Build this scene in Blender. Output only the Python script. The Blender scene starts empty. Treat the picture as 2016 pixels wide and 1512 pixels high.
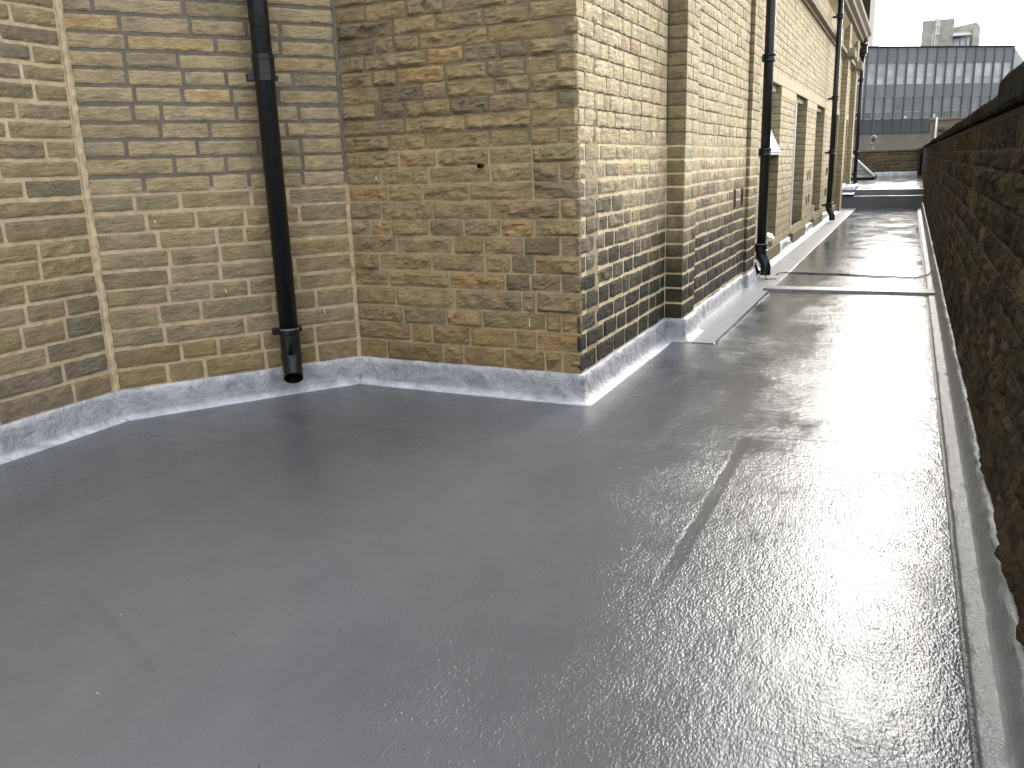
import bpy, math, random
from mathutils import Vector, Matrix, noise
R = math.radians
S = bpy.context.scene
col = bpy.data.collections.new('Scene objects'); S.collection.children.link(col)

# ------------------------------------------------------------------ camera
CAM = Vector((0, 0, 1.25)); FPX = 1676.0
AX = [(0.91028957, 0.07508472, -0.40710586), (0.41281429, -0.23814192, 0.87913184), (-0.0309396, -0.96832366, -0.24777415)]
cd = bpy.data.cameras.new('camera'); cam = bpy.data.objects.new('camera', cd); col.objects.link(cam)
cd.sensor_width = 36; cd.lens = 36 * FPX / 2016; cd.clip_start = 0.02; cd.clip_end = 3000
m = Matrix([[AX[i][0], -AX[i][1], -AX[i][2], CAM[i]] for i in range(3)] + [[0, 0, 0, 1]])
cam.matrix_world = m
S.camera = cam

# ------------------------------------------------------------------ sky, sun, exposure
SUN_AZ, SUN_EL = R(11), R(26)
w = bpy.data.worlds.new('World'); S.world = w; w.use_nodes = True
nt = w.node_tree; nt.nodes.clear()
out = nt.nodes.new('ShaderNodeOutputWorld'); bg = nt.nodes.new('ShaderNodeBackground')
sky = nt.nodes.new('ShaderNodeTexSky'); sky.sky_type = 'NISHITA'; sky.sun_disc = False
sky.sun_elevation = SUN_EL; sky.sun_rotation = SUN_AZ; sky.air_density = 1.0; sky.dust_density = 6.0; sky.ozone_density = 1.0; sky.altitude = 100
bw = nt.nodes.new('ShaderNodeRGBToBW'); tint = nt.nodes.new('ShaderNodeMix'); tint.data_type = 'RGBA'; tint.inputs[0].default_value = 0.80
mul = nt.nodes.new('ShaderNodeMix'); mul.data_type = 'RGBA'; mul.blend_type = 'MULTIPLY'; mul.inputs[0].default_value = 1
ad = nt.nodes.new('ShaderNodeMix'); ad.data_type = 'RGBA'; ad.blend_type = 'ADD'; ad.inputs[0].default_value = 1
tc = nt.nodes.new('ShaderNodeTexCoord'); cn = nt.nodes.new('ShaderNodeTexNoise'); cn.inputs['Scale'].default_value = 3.0; cn.inputs['Detail'].default_value = 5
cr = nt.nodes.new('ShaderNodeMapRange'); cr.inputs['From Min'].default_value = 0.3; cr.inputs['From Max'].default_value = 0.7
cr.inputs['To Min'].default_value = 0.82; cr.inputs['To Max'].default_value = 1.15
L = nt.links.new
L(tc.outputs['Generated'], cn.inputs['Vector']); L(cn.outputs['Fac'], cr.inputs['Value'])
L(sky.outputs[0], bw.inputs[0]); L(sky.outputs[0], tint.inputs['A']); L(bw.outputs[0], tint.inputs['B'])
L(tint.outputs['Result'], ad.inputs['A']); ad.inputs['B'].default_value = (6.5, 6.6, 6.9, 1)      # even cloud layer
L(ad.outputs['Result'], mul.inputs['A']); L(cr.outputs[0], mul.inputs['B'])
L(mul.outputs['Result'], bg.inputs['Color']); bg.inputs['Strength'].default_value = 0.10
L(bg.outputs[0], out.inputs['Surface'])
sl = bpy.data.lights.new('sun', 'SUN'); sl.energy = 0.5; sl.angle = R(44); sl.color = (1.0, 0.91, 0.76)
so = bpy.data.objects.new('sun', sl); col.objects.link(so); so.location = (5, 10, 20)
sd = Vector((math.sin(SUN_AZ) * math.cos(SUN_EL), math.cos(SUN_AZ) * math.cos(SUN_EL), math.sin(SUN_EL)))
so.rotation_euler = sd.to_track_quat('Z', 'Y').to_euler()
S.view_settings.view_transform = 'Standard'; S.view_settings.look = 'None'; S.view_settings.gamma = 1
S.view_settings.use_curve_mapping = False; S.view_settings.exposure = 1.4
S.render.engine = 'CYCLES'; S.cycles.max_bounces = 6

# ------------------------------------------------------------------ helpers
def proj(P):
    d = Vector(P) - CAM
    c = [sum(AX[i][k] * d[i] for i in range(3)) for k in range(3)]
    if c[2] < 0.15: return None
    return (1008 + FPX * c[0] / c[2], 756 + FPX * c[1] / c[2], c[2])
def tag(o, label=None, cat=None, group=None, kind=None):
    if label: o['label'] = label
    if cat: o['category'] = cat
    if group: o['group'] = group
    if kind: o['kind'] = kind
    return o
def empty(name, loc, label, cat, group=None):
    o = bpy.data.objects.new(name, None); col.objects.link(o); o.location = loc; o.empty_display_size = 0.2
    return tag(o, label, cat, group)
class MB:
    def __init__(s): s.v = []; s.f = []; s.c = []
    def add(s, vs, fs, c=(1, 1, 1)):
        b = len(s.v); s.v += [tuple(v) for v in vs]; s.f += [tuple(b + i for i in f) for f in fs]
        s.c += (c if isinstance(c, list) else [c] * len(vs)); return s
    def box(s, a, b, c=(1, 1, 1), bev=0.0, M=None):
        x0, y0, z0 = a; x1, y1, z1 = b
        if bev <= 0:
            vs = [Vector((x, y, z)) for x in (x0, x1) for y in (y0, y1) for z in (z0, z1)]
            fs = [(0, 1, 3, 2), (4, 6, 7, 5), (0, 4, 5, 1), (2, 3, 7, 6), (0, 2, 6, 4), (1, 5, 7, 3)]
        else:
            vs = []; e = bev
            for ix, x in enumerate((x0, x1)):
                for iy, y in enumerate((y0, y1)):
                    for iz, z in enumerate((z0, z1)):
                        sx = 1 - 2 * ix; sy = 1 - 2 * iy; sz = 1 - 2 * iz
                        vs += [Vector((x, y + sy * e, z + sz * e)), Vector((x + sx * e, y, z + sz * e)), Vector((x + sx * e, y + sy * e, z))]
            def V(ix, iy, iz, k): return (ix * 4 + iy * 2 + iz) * 3 + k
            fs = []
            for i in (0, 1):
                q = [V(i, 0, 0, 0), V(i, 1, 0, 0), V(i, 1, 1, 0), V(i, 0, 1, 0)]; fs.append(q if i else q[::-1])
                q = [V(0, i, 0, 1), V(1, i, 0, 1), V(1, i, 1, 1), V(0, i, 1, 1)]; fs.append(q if not i else q[::-1])
                q = [V(0, 0, i, 2), V(1, 0, i, 2), V(1, 1, i, 2), V(0, 1, i, 2)]; fs.append(q if i else q[::-1])
            for i in (0, 1):
                for j in (0, 1):
                    fs.append((V(i, j, 0, 0), V(i, j, 1, 0), V(i, j, 1, 1), V(i, j, 0, 1)))
                    fs.append((V(i, 0, j, 0), V(i, 1, j, 0), V(i, 1, j, 2), V(i, 0, j, 2)))
                    fs.append((V(0, i, j, 1), V(1, i, j, 1), V(1, i, j, 2), V(0, i, j, 2)))
                    for k in (0, 1): fs.append((V(i, j, k, 0), V(i, j, k, 1), V(i, j, k, 2)))
        if M: vs = [M @ v for v in vs]
        return s.add(vs, fs, c)
    def tube(s, pts, r, n=12, c=(1, 1, 1), caps=True):
        pts = [Vector(p) for p in pts]; rs = r if isinstance(r, (list, tuple)) else [r] * len(pts)
        b = len(s.v); up = None; vs = []; fs = []
        for i, p in enumerate(pts):
            t = (pts[min(i + 1, len(pts) - 1)] - pts[max(i - 1, 0)]).normalized()
            if up is None:
                up = Vector((0, 0, 1)) if abs(t.z) < 0.9 else Vector((0, 1, 0))
            a = (up - t * up.dot(t)).normalized(); up = a; bb = t.cross(a)
            for k in range(n):
                q = 2 * math.pi * k / n; vs.append(p + (a * math.cos(q) + bb * math.sin(q)) * rs[i])
        for i in range(len(pts) - 1):
            for k in range(n):
                k2 = (k + 1) % n; fs.append((i * n + k, i * n + k2, (i + 1) * n + k2, (i + 1) * n + k))
        if caps: fs += [tuple(range(n))[::-1], tuple((len(pts) - 1) * n + k for k in range(n))]
        return s.add(vs, fs, c)
    def lathe(s, prof, cx, cy, n=16, c=(1, 1, 1)):
        vs = []; fs = []
        for r, z in prof:
            for k in range(n): q = 2 * math.pi * k / n; vs.append((cx + r * math.cos(q), cy + r * math.sin(q), z))
        for i in range(len(prof) - 1):
            for k in range(n):
                k2 = (k + 1) % n; fs.append((i * n + k, i * n + k2, (i + 1) * n + k2, (i + 1) * n + k))
        return s.add(vs, fs, c)
    def build(s, name, mat, parent=None, smooth=False, local=False, fix=True):
        org = Vector((0, 0, 0))
        if local:
            org = sum((Vector(v) for v in s.v), Vector()) / len(s.v)
        me = bpy.data.meshes.new(name); me.from_pydata([tuple(Vector(v) - org) for v in s.v], [], s.f)
        ca = me.color_attributes.new('col', 'FLOAT_COLOR', 'POINT')
        flat = []
        for c in s.c: flat += [c[0], c[1], c[2], 1.0]
        ca.data.foreach_set('color', flat)
        me.materials.append(mat)
        if smooth: me.polygons.foreach_set('use_smooth', [True] * len(me.polygons))
        if fix:
            import bmesh
            bm = bmesh.new(); bm.from_mesh(me); bmesh.ops.recalc_face_normals(bm, faces=bm.faces); bm.to_mesh(me); bm.free()
        o = bpy.data.objects.new(name, me); col.objects.link(o)
        if parent:
            o.parent = parent
            pl = parent.matrix_basis.translation.copy(); pp = parent.parent
            while pp: pl += pp.matrix_basis.translation; pp = pp.parent
            o.location = org - pl
        else: o.location = org
        return o

class NT:
    """small node-tree helper"""
    def __init__(s, name):
        s.m = bpy.data.materials.new(name); s.m.use_nodes = True; s.t = s.m.node_tree; s.b = s.t.nodes['Principled BSDF']
        s.pos = s.t.nodes.new('ShaderNodeNewGeometry').outputs['Position']
    def n(s, t): return s.t.nodes.new(t)
    def lk(s, a, b): s.t.links.new(a, b)
    def noise(s, scale, detail=4, rough=0.6, stretch=(1, 1, 1), dist=0.0, vec=None):
        mp = s.n('ShaderNodeMapping'); mp.inputs['Scale'].default_value = stretch; s.lk(vec or s.pos, mp.inputs['Vector'])
        k = s.n('ShaderNodeTexNoise'); k.inputs['Scale'].default_value = scale; k.inputs['Detail'].default_value = detail
        k.inputs['Roughness'].default_value = rough; k.inputs['Distortion'].default_value = dist
        s.lk(mp.outputs[0], k.inputs['Vector']); return k.outputs['Fac']
    def voro(s, scale, stretch=(1, 1, 1), feature='SMOOTH_F1'):
        mp = s.n('ShaderNodeMapping'); mp.inputs['Scale'].default_value = stretch; s.lk(s.pos, mp.inputs['Vector'])
        k = s.n('ShaderNodeTexVoronoi'); k.feature = feature; k.inputs['Scale'].default_value = scale
        s.lk(mp.outputs[0], k.inputs['Vector']); return k.outputs['Distance']
    def rng(s, v, a, b, c=0.0, d=1.0, smooth=False):
        k = s.n('ShaderNodeMapRange'); k.inputs['From Min'].default_value = a; k.inputs['From Max'].default_value = b
        k.inputs['To Min'].default_value = c; k.inputs['To Max'].default_value = d
        if smooth: k.interpolation_type = 'SMOOTHSTEP'
        s.lk(v, k.inputs['Value']); return k.outputs['Result']
    def mix(s, f, a, b, mode='MIX'):
        k = s.n('ShaderNodeMix'); k.data_type = 'RGBA'; k.blend_type = mode
        for v, i in ((f, k.inputs[0]), (a, k.inputs['A']), (b, k.inputs['B'])):
            if isinstance(v, (int, float)): i.default_value = v
            elif isinstance(v, tuple): i.default_value = v + (1,)
            else: s.lk(v, i)
        return k.outputs['Result']
    def math(s, op, a, b=0.0):
        k = s.n('ShaderNodeMath'); k.operation = op
        for v, i in ((a, k.inputs[0]), (b, k.inputs[1])):
            if isinstance(v, (int, float)): i.default_value = v
            else: s.lk(v, i)
        return k.outputs[0]
    def attr(s): k = s.n('ShaderNodeAttribute'); k.attribute_name = 'col'; return k.outputs['Color']
    def bump(s, h, strength=0.5, dist=0.005, prev=None):
        k = s.n('ShaderNodeBump'); k.inputs['Strength'].default_value = strength; k.inputs['Distance'].default_value = dist
        s.lk(h, k.inputs['Height'])
        if prev: s.lk(prev, k.inputs['Normal'])
        return k.outputs[0]
    def done(s, c=None, rough=None, nrm=None, spec=0.5, metal=0.0, coat=0.0):
        def put(v, i):
            if v is None: return
            if isinstance(v, (int, float)): i.default_value = v
            elif isinstance(v, tuple): i.default_value = v + (1,)
            else: s.lk(v, i)
        put(c, s.b.inputs['Base Color']); put(rough, s.b.inputs['Roughness'])
        if nrm: s.lk(nrm, s.b.inputs['Normal'])
        s.b.inputs['Specular IOR Level'].default_value = spec; s.b.inputs['Metallic'].default_value = metal
        s.b.inputs['Coat Weight'].default_value = coat; s.b.inputs['Coat Roughness'].default_value = 0.1
        return s.m

# ------------------------------------------------------------------ materials
def mat_stone(name, stri=1.0, fine=1.0, bumpd=0.004, spec=0.25, soot=False):
    k = NT(name)
    big = k.noise(9, 5, 0.65); lay = k.noise(20, 4, 0.6, (1, 1, 5.0), 0.4); grain = k.noise(420, 2, 0.6); spots = k.noise(70, 3, 0.7)
    c = k.mix(1.0, k.attr(), k.mix(k.rng(big, 0.3, 0.7), (0.74, 0.74, 0.76), (1.2, 1.17, 1.1)), 'MULTIPLY')
    c = k.mix(1.0, c, k.mix(k.rng(lay, 0.35, 0.65), (0.82, 0.81, 0.79), (1.13, 1.13, 1.11)), 'MULTIPLY')
    c = k.mix(k.rng(spots, 0.62, 0.78, 0, 0.5), c, (0.075, 0.06, 0.035))
    if soot:
        sp = k.n('ShaderNodeSeparateXYZ'); k.lk(k.pos, sp.inputs[0])
        zf = k.rng(sp.outputs['Z'], 1.36, 0.3, 0.0, 1.0); yf = k.rng(sp.outputs['Y'], 9.3, 9.6, 1.0, 0.15)
        pt = k.rng(k.noise(13, 5, 0.75, (1, 1, 0.5)), 0.42, 0.60)
        f = k.math('MULTIPLY', k.math('MULTIPLY', pt, yf), k.rng(zf, 0.0, 1.0, 0.12, 0.75)); c = k.mix(f, c, (0.035, 0.033, 0.026))
        pit = k.rng(k.noise(36, 5, 0.85, (1, 1, 1.9)), 0.54, 0.63, 0, 0.75); c = k.mix(pit, c, (0.14, 0.12, 0.075))
    c = k.mix(1.0, c, k.mix(k.rng(grain, 0.3, 0.7), (0.84, 0.84, 0.84), (1.14, 1.14, 1.14)), 'MULTIPLY')
    h = k.math('ADD', k.math('MULTIPLY', lay, 1.0 * stri), k.math('ADD', k.math('MULTIPLY', k.noise(60, 5, 0.7), 0.9), k.math('MULTIPLY', grain, 0.12 * fine)))
    return k.done(c, 0.86, k.bump(h, 0.8, bumpd), spec)
M_STONE = mat_stone('gritstone', 1.0, 1.0, 0.009)
M_LIGHT = mat_stone('weathered_sandstone', 1.3, 1.0, 0.008, soot=True)
M_DARK = mat_stone('soot_dark_gritstone', 0.6, 1.0, 0.012, 0.02)
def mat_mortar(name, low, high, z, wob=0.06):
    k = NT(name)
    sp = k.n('ShaderNodeSeparateXYZ'); k.lk(k.pos, sp.inputs[0])
    zz = k.math('ADD', sp.outputs['Z'], k.math('MULTIPLY', k.math('SUBTRACT', k.noise(3, 3), 0.5), wob * 2))
    f = k.rng(zz, z - 0.012, z + 0.012)
    c = k.mix(f, low, high)
    c = k.mix(1.0, c, k.mix(k.rng(k.noise(14, 5, 0.7), 0.3, 0.7), (0.74, 0.73, 0.72), (1.2, 1.2, 1.2)), 'MULTIPLY')
    c = k.mix(1.0, c, k.mix(k.rng(k.noise(260, 2), 0.3, 0.7), (0.84, 0.84, 0.84), (1.12, 1.12, 1.12)), 'MULTIPLY')
    h = k.math('ADD', k.noise(45, 4, 0.7), k.math('MULTIPLY', k.noise(300, 2), 0.2))
    return k.done(c, 0.92, k.bump(h, 0.7, 0.005), 0.2)
M_MORT_A = mat_mortar('mortar_pale_pointing', (0.55, 0.45, 0.29), (0.53, 0.44, 0.285), 9)
M_MORT_B = mat_mortar('mortar_half_repointed', (0.50, 0.40, 0.255), (0.16, 0.145, 0.115), 1.19)
M_MORT_C = mat_mortar('mortar_buff_under_brown', (0.42, 0.345, 0.22), (0.20, 0.165, 0.105), 1.36, 0.02)
M_MORT_D = mat_mortar('mortar_sand_below_shade', (0.74, 0.63, 0.42), (0.13, 0.11, 0.07), 1.358, 0.003)  # upper tone darkened to paint the shadow line in the thin joints
M_MORT_E = mat_mortar('mortar_old_thin', (0.17, 0.145, 0.092), (0.16, 0.135, 0.085), 9)  # joint shadow painted in: mortar darker than the stone it matches
M_MORT_P = mat_mortar('mortar_sooty', (0.085, 0.074, 0.05), (0.055, 0.049, 0.034), 0.9, 0.3)

def mat_membrane(name='grey_liquid_membrane', stip=1.0):
    k = NT(name)
    sp = k.n('ShaderNodeSeparateXYZ'); k.lk(k.pos, sp.inputs[0])
    big = k.noise(0.9, 5, 0.62); mid = k.noise(3.1, 5, 0.65, (1, 0.6, 1), 0.6)
    smear = k.noise(5.0, 5, 0.65, (1.0, 0.16, 1), 0.9); cross = k.noise(5.5, 5, 0.68, (0.22, 2.0, 1), 0.35)
    c = k.mix(k.rng(big, 0.32, 0.68), (0.093, 0.098, 0.107), (0.118, 0.123, 0.132))
    c = k.mix(1.0, c, k.mix(k.rng(mid, 0.3, 0.7), (0.94, 0.94, 0.945), (1.05, 1.05, 1.05)), 'MULTIPLY')
    c = k.mix(k.rng(smear, 0.60, 0.80, 0, 0.16), c, (0.19, 0.195, 0.20))
    c = k.mix(k.rng(cross, 0.58, 0.80, 0, 0.22), c, (0.066, 0.068, 0.072))
    scuff = k.math('MULTIPLY', k.rng(k.noise(9, 3, 0.5, (1.0, 0.12, 1), 1.5), 0.66, 0.70), k.rng(mid, 0.5, 0.6))
    c = k.mix(k.math('MULTIPLY', scuff, 0.14), c, (0.26, 0.265, 0.27))
    ds = k.n('ShaderNodeVectorMath'); ds.operation = 'DISTANCE'; k.lk(k.pos, ds.inputs[0]); ds.inputs[1].default_value = (-3.02, 3.62, 0)
    st_ = k.rng(k.math('ADD', ds.outputs['Value'], k.math('MULTIPLY', k.noise(6, 4), 0.35)), 0.22, 0.50, 0.35, 0.0); c = k.mix(st_, c, (0.062, 0.064, 0.068))
    vd = k.voro(9, (1, 1, 0.01), 'F1'); c = k.mix(k.rng(vd, 0.030, 0.022, 0, 0.85), c, (0.02, 0.018, 0.014))
    vl = k.voro(5.3, (1, 1.3, 0.01), 'F1'); c = k.mix(k.rng(vl, 0.022, 0.014, 0, 0.7), c, (0.45, 0.45, 0.44))
    dull = k.rng(k.math('ADD', k.math('MULTIPLY', cross, 0.8), k.math('MULTIPLY', mid, 0.6)), 0.66, 0.88, 0.0, 1.0)
    r = k.math('ADD', k.rng(big, 0.3, 0.7, 0.05, 0.09), k.math('MULTIPLY', dull, 0.15))
    st = k.noise(120, 2.5, 0.5, (1.2, 0.62, 1), 0.3)
    st2 = k.noise(34, 2, 0.5, (1.2, 0.7, 1), 0.3)
    amp = k.math('MULTIPLY', k.rng(k.noise(2.2, 4, 0.65, (1, 0.5, 1)), 0.34, 0.66, 0.25, 1.35), k.rng(sp.outputs['Y'], 5.0, 13.0, 1.0, 0.34))
    xb = k.math('ADD', sp.outputs['X'], k.math('MULTIPLY', k.noise(5, 3), 0.02))
    band = k.math('MULTIPLY', k.rng(k.math('ABSOLUTE', k.math('ADD', xb, 0.587)), 0.034, 0.012, 0, 1, True), k.math('MULTIPLY', k.rng(sp.outputs['Y'], 2.1, 2.5), k.math('LESS_THAN', sp.outputs['Y'], 3.86)))
    ub = k.math('ADD', k.math('MULTIPLY', sp.outputs['X'], 0.42), k.math('ADD', sp.outputs['Y'], -0.68))
    band2 = k.math('MULTIPLY', k.rng(k.math('ABSOLUTE', ub), 0.03, 0.008, 0, 0.7, True), k.math('MULTIPLY', k.rng(sp.outputs['X'], -2.35, -2.1), k.math('LESS_THAN', sp.outputs['X'], -1.70)))
    c = k.mix(k.math('MULTIPLY', k.math('ADD', band, band2), 0.22), c, (0.055, 0.055, 0.056))
    amp = k.math('MULTIPLY', amp, k.rng(band, 0, 1, 1, 0.45))
    h = k.math('MULTIPLY', k.math('ADD', st, k.math('MULTIPLY', st2, 0.9)), amp)
    b = k.bump(h, 1.0, 0.0025 * stip)
    b = k.bump(k.math('ADD', k.noise(6, 4, 0.55, (0.45, 1.3, 1)), k.math('MULTIPLY', cross, 0.25)), 1.0, 0.0026, b)
    return k.done(c, r, b, 0.43)
M_FLOOR = mat_membrane()
M_ROUGH = mat_membrane('worn_membrane_far_roof', 3.2)
def mat_silver(name, a, b, bd, rough=(0.22, 0.5), sc=1.0, metal=0.25):
    k = NT(name)
    n1 = k.noise(7 * sc, 6, 0.68, (1, 1, 1.6), 0.8); n2 = k.noise(38 * sc, 4, 0.7, (1, 1, 1.3))
    c = k.mix(k.rng(n1, 0.32, 0.68), a, b)
    c = k.mix(1.0, k.attr(), c, 'MULTIPLY')
    h = k.math('ADD', k.noise(16 * sc, 5, 0.65, (1, 1, 0.6), 0.2), k.math('MULTIPLY', n2, 0.35))
    return k.done(c, k.rng(n2, 0.3, 0.7, rough[0], rough[1]), k.bump(h, 1.0, bd), 0.5, metal)
M_UPST = mat_silver('silver_grey_upstand_coating', (0.27, 0.285, 0.315), (0.56, 0.57, 0.605), 0.028, (0.28, 0.55), 1.0, 0.0)
M_STRIP = mat_silver('pale_grey_coating', (0.30, 0.305, 0.32), (0.37, 0.375, 0.39), 0.003, (0.25, 0.4), 0.6, 0.0)
def mat_gutter():
    k = NT('stippled_gutter_coating')
    n1 = k.noise(9, 5, 0.65); st = k.noise(110, 3, 0.6)
    c = k.mix(1.0, k.attr(), k.mix(k.rng(n1, 0.3, 0.7), (0.20, 0.205, 0.205), (0.30, 0.30, 0.295)), 'MULTIPLY')
    h = k.math('ADD', k.math('MULTIPLY', n1, 3.0), st)
    return k.done(c, k.rng(n1, 0.3, 0.7, 0.25, 0.42), k.bump(h, 1.0, 0.0035), 0.5)
M_GUTTER = mat_gutter()
def mat_pipe():
    k = NT('black_pipe_paint')
    n = k.noise(30, 4); c = k.mix(k.rng(n, 0.3, 0.7), (0.006, 0.0065, 0.007), (0.013, 0.014, 0.015))
    c = k.mix(1.0, c, k.attr(), 'MULTIPLY')
    return k.done(c, k.rng(n, 0.3, 0.7, 0.28, 0.48), k.bump(n, 0.4, 0.002), 0.4)
M_PIPE = mat_pipe()
def plain(name, c, rough=0.7, spec=0.4, var=0.15, sc=12, bd=0.002, metal=0.0, use=True):
    k = NT(name); n = k.noise(sc, 5, 0.65)
    cc = k.mix(k.rng(n, 0.3, 0.7), tuple(x * (1 - var) for x in c), tuple(x * (1 + var) for x in c))
    if use: cc = k.mix(1.0, cc, k.attr(), 'MULTIPLY')
    return k.done(cc, rough, k.bump(n, 0.5, bd), spec, metal)
M_DRESS = plain('dressed_sandstone', (0.54, 0.455, 0.295), 0.85, 0.2, 0.1)
M_GRIMY = plain('grimy_moulded_stone', (0.27, 0.23, 0.165), 0.85, 0.2, 0.35, 8, 0.006)
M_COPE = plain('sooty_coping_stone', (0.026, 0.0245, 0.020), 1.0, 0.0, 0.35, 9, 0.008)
M_WHITE = plain('white_painted_timber', (0.78, 0.79, 0.80), 0.4, 0.5, 0.03)
M_DARKT = plain('dark_cladding', (0.022, 0.024, 0.020), 0.95, 0.0, 0.3)
M_SLATE = plain('blue_grey_slate', (0.11, 0.11, 0.105), 0.55, 0.4, 0.3, 10, 0.004)
M_LEAD = plain('lead_roll', (0.22, 0.22, 0.22), 0.5, 0.5, 0.2)
M_CABLE = plain('black_cable_sheath', (0.012, 0.012, 0.012), 0.45, 0.4, 0.2)
M_WIRE = plain('rusty_wire', (0.06, 0.035, 0.02), 0.6, 0.4, 0.3, 60)
M_TERRA = plain('dark_red_terracotta', (0.085, 0.022, 0.016), 0.8, 0.3, 0.2, 30)
M_CONC = plain('pale_board_concrete', (0.33, 0.33, 0.285), 0.9, 0.2, 0.22, 1.4, 0.01)
M_CREAM = plain('cream_render', (0.62, 0.57, 0.49), 0.9, 0.2, 0.04, 0.3)
M_FASC = plain('grey_blue_cladding', (0.145, 0.16, 0.165), 0.6, 0.4, 0.08, 0.8)
M_FASC2 = plain('dark_slate_cladding', (0.045, 0.048, 0.05), 0.6, 0.4, 0.1, 0.8)
M_MULL = plain('dark_grey_mullion', (0.08, 0.088, 0.09), 0.6, 0.5, 0.1, 1)
M_FRAME = plain('pale_window_frame', (0.38, 0.39, 0.38), 0.5, 0.4, 0.05, 2)
M_BROWN = plain('brown_concrete', (0.15, 0.135, 0.115), 0.9, 0.2, 0.12, 0.4)
M_GLASS = plain('tinted_office_glass', (0.19, 0.20, 0.195), 0.18, 0.5, 0.25, 0.9, 0.0)
M_GROUND = plain('street_asphalt', (0.05, 0.05, 0.052), 0.9, 0.2, 0.2, 0.2)
M_BAG = plain('crumpled_plastic', (0.62, 0.60, 0.48), 0.3, 0.5, 0.25, 60, 0.01)

# ------------------------------------------------------------------ stone walling
ZC = [-0.07, 0.035, 0.149, 0.265, 0.372, 0.475, 0.588, 0.683, 0.783, 0.881, 0.973, 1.077, 1.168, 1.259, 1.35, 1.44, 1.526, 1.614, 1.701, 1.785, 1.868, 1.952]
while ZC[-1] < 4.2: ZC.append(ZC[-1] + (0.084 + 0.006 * math.sin(len(ZC) * 2.3)))
class Stone: pass
def lay(P0, P1, zc, lens, rng, colf, mat, proud=0.008, joint=0.013, rough=0.012, wob=0.003, ext0=0.0, ext1=0.0, rects=(), striate=0.0, quoin=(None, None), inwall=None, facet=0.55):
    """stones of a wall face running from P0 to P1, outward = right-hand side; returns list of Stone"""
    P0 = Vector((P0[0], P0[1], 0)); P1 = Vector((P1[0], P1[1], 0)); D = P1 - P0; Ln = D.length; u = D / Ln; n = Vector((u.y, -u.x, 0))
    out = []
    for ci in range(len(zc) - 1):
        z0, z1 = zc[ci], zc[ci + 1]
        iv = [(-ext0, Ln + ext1)]
        for (a, b, r0, r1) in rects:
            if z0 >= r0 - 0.03 and z1 <= r1 + 0.03:
                nv = []
                for (p, q) in iv:
                    if b <= p or a >= q: nv.append((p, q)); continue
                    if a - p > 0.03: nv.append((p, a))
                    if q - b > 0.03: nv.append((b, q))
                iv = nv
        for (p, q) in iv:
            s = p; first = True
            while s < q - 1e-6:
                l = rng.uniform(*lens) * (0.65 if rng.random() < 0.18 else 1.0)
                if first and quoin[0]: l = quoin[0][ci % 2]
                e = s + l
                if q - e < lens[0] * 0.75: e = q if (q - s) < lens[1] * 1.25 else (s + q) / 2
                if quoin[1] and e > q - quoin[1][ci % 2] - 0.06 and s < q - quoin[1][ci % 2] - 0.05 and e < q + 1: e = q - quoin[1][ci % 2]
                e = min(e, q)
                st = Stone(); st.P0 = P0; st.u = u; st.n = n
                j = (joint(z0) if callable(joint) else joint) / 2
                st.s0 = s + (j if s > p + 1e-6 else 0.001); st.s1 = e - (j if e < q - 1e-6 else 0.001)
                st.s0 += (rng.uniform(-0.005, 0.004) if (s <= p + 1e-6 and ext0 > 0) else 0); st.s1 += (rng.uniform(-0.005, 0.005) if (e >= q - 1e-6 and ext1 > 0) else 0)
                st.z0 = z0 + j * rng.uniform(0.7, 1.4); st.z1 = z1 - j * rng.uniform(0.6, 1.3)
                st.col = colf(rng, (s + e) / 2, (z0 + z1) / 2, u, P0); st.mat = mat; st.proud = proud * rng.uniform(0.55, 1.45)
                st.rough = rough * rng.uniform(0.5, 1.4); st.wob = wob; st.seed = rng.random() * 1000; st.striate = striate
                c = P0 + u * ((s + e) / 2); c.z = (z0 + z1) / 2
                a = proj(c - u * (e - s) / 2 - Vector((0, 0, (z1 - z0) / 2))); b2 = proj(c + u * (e - s) / 2 - Vector((0, 0, (z1 - z0) / 2)))
                t = proj(c + Vector((0, 0, (z1 - z0) / 2))); cc = proj(c)
                st.area = 0; facing = (CAM - c).dot(n) > 0
                if a and b2 and t and cc and -60 < cc[0] < 2076 and -50 < cc[1] < 1560 and facing:
                    hh = 2 * abs(t[1] - cc[1]); ww = abs(b2[0] - a[0]); st.area = hh * ww; st.hpx = hh; st.wpx = ww
                st.wallobj = inwall; st.fac = facet
                out.append(st); s = e; first = False
    return out
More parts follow.
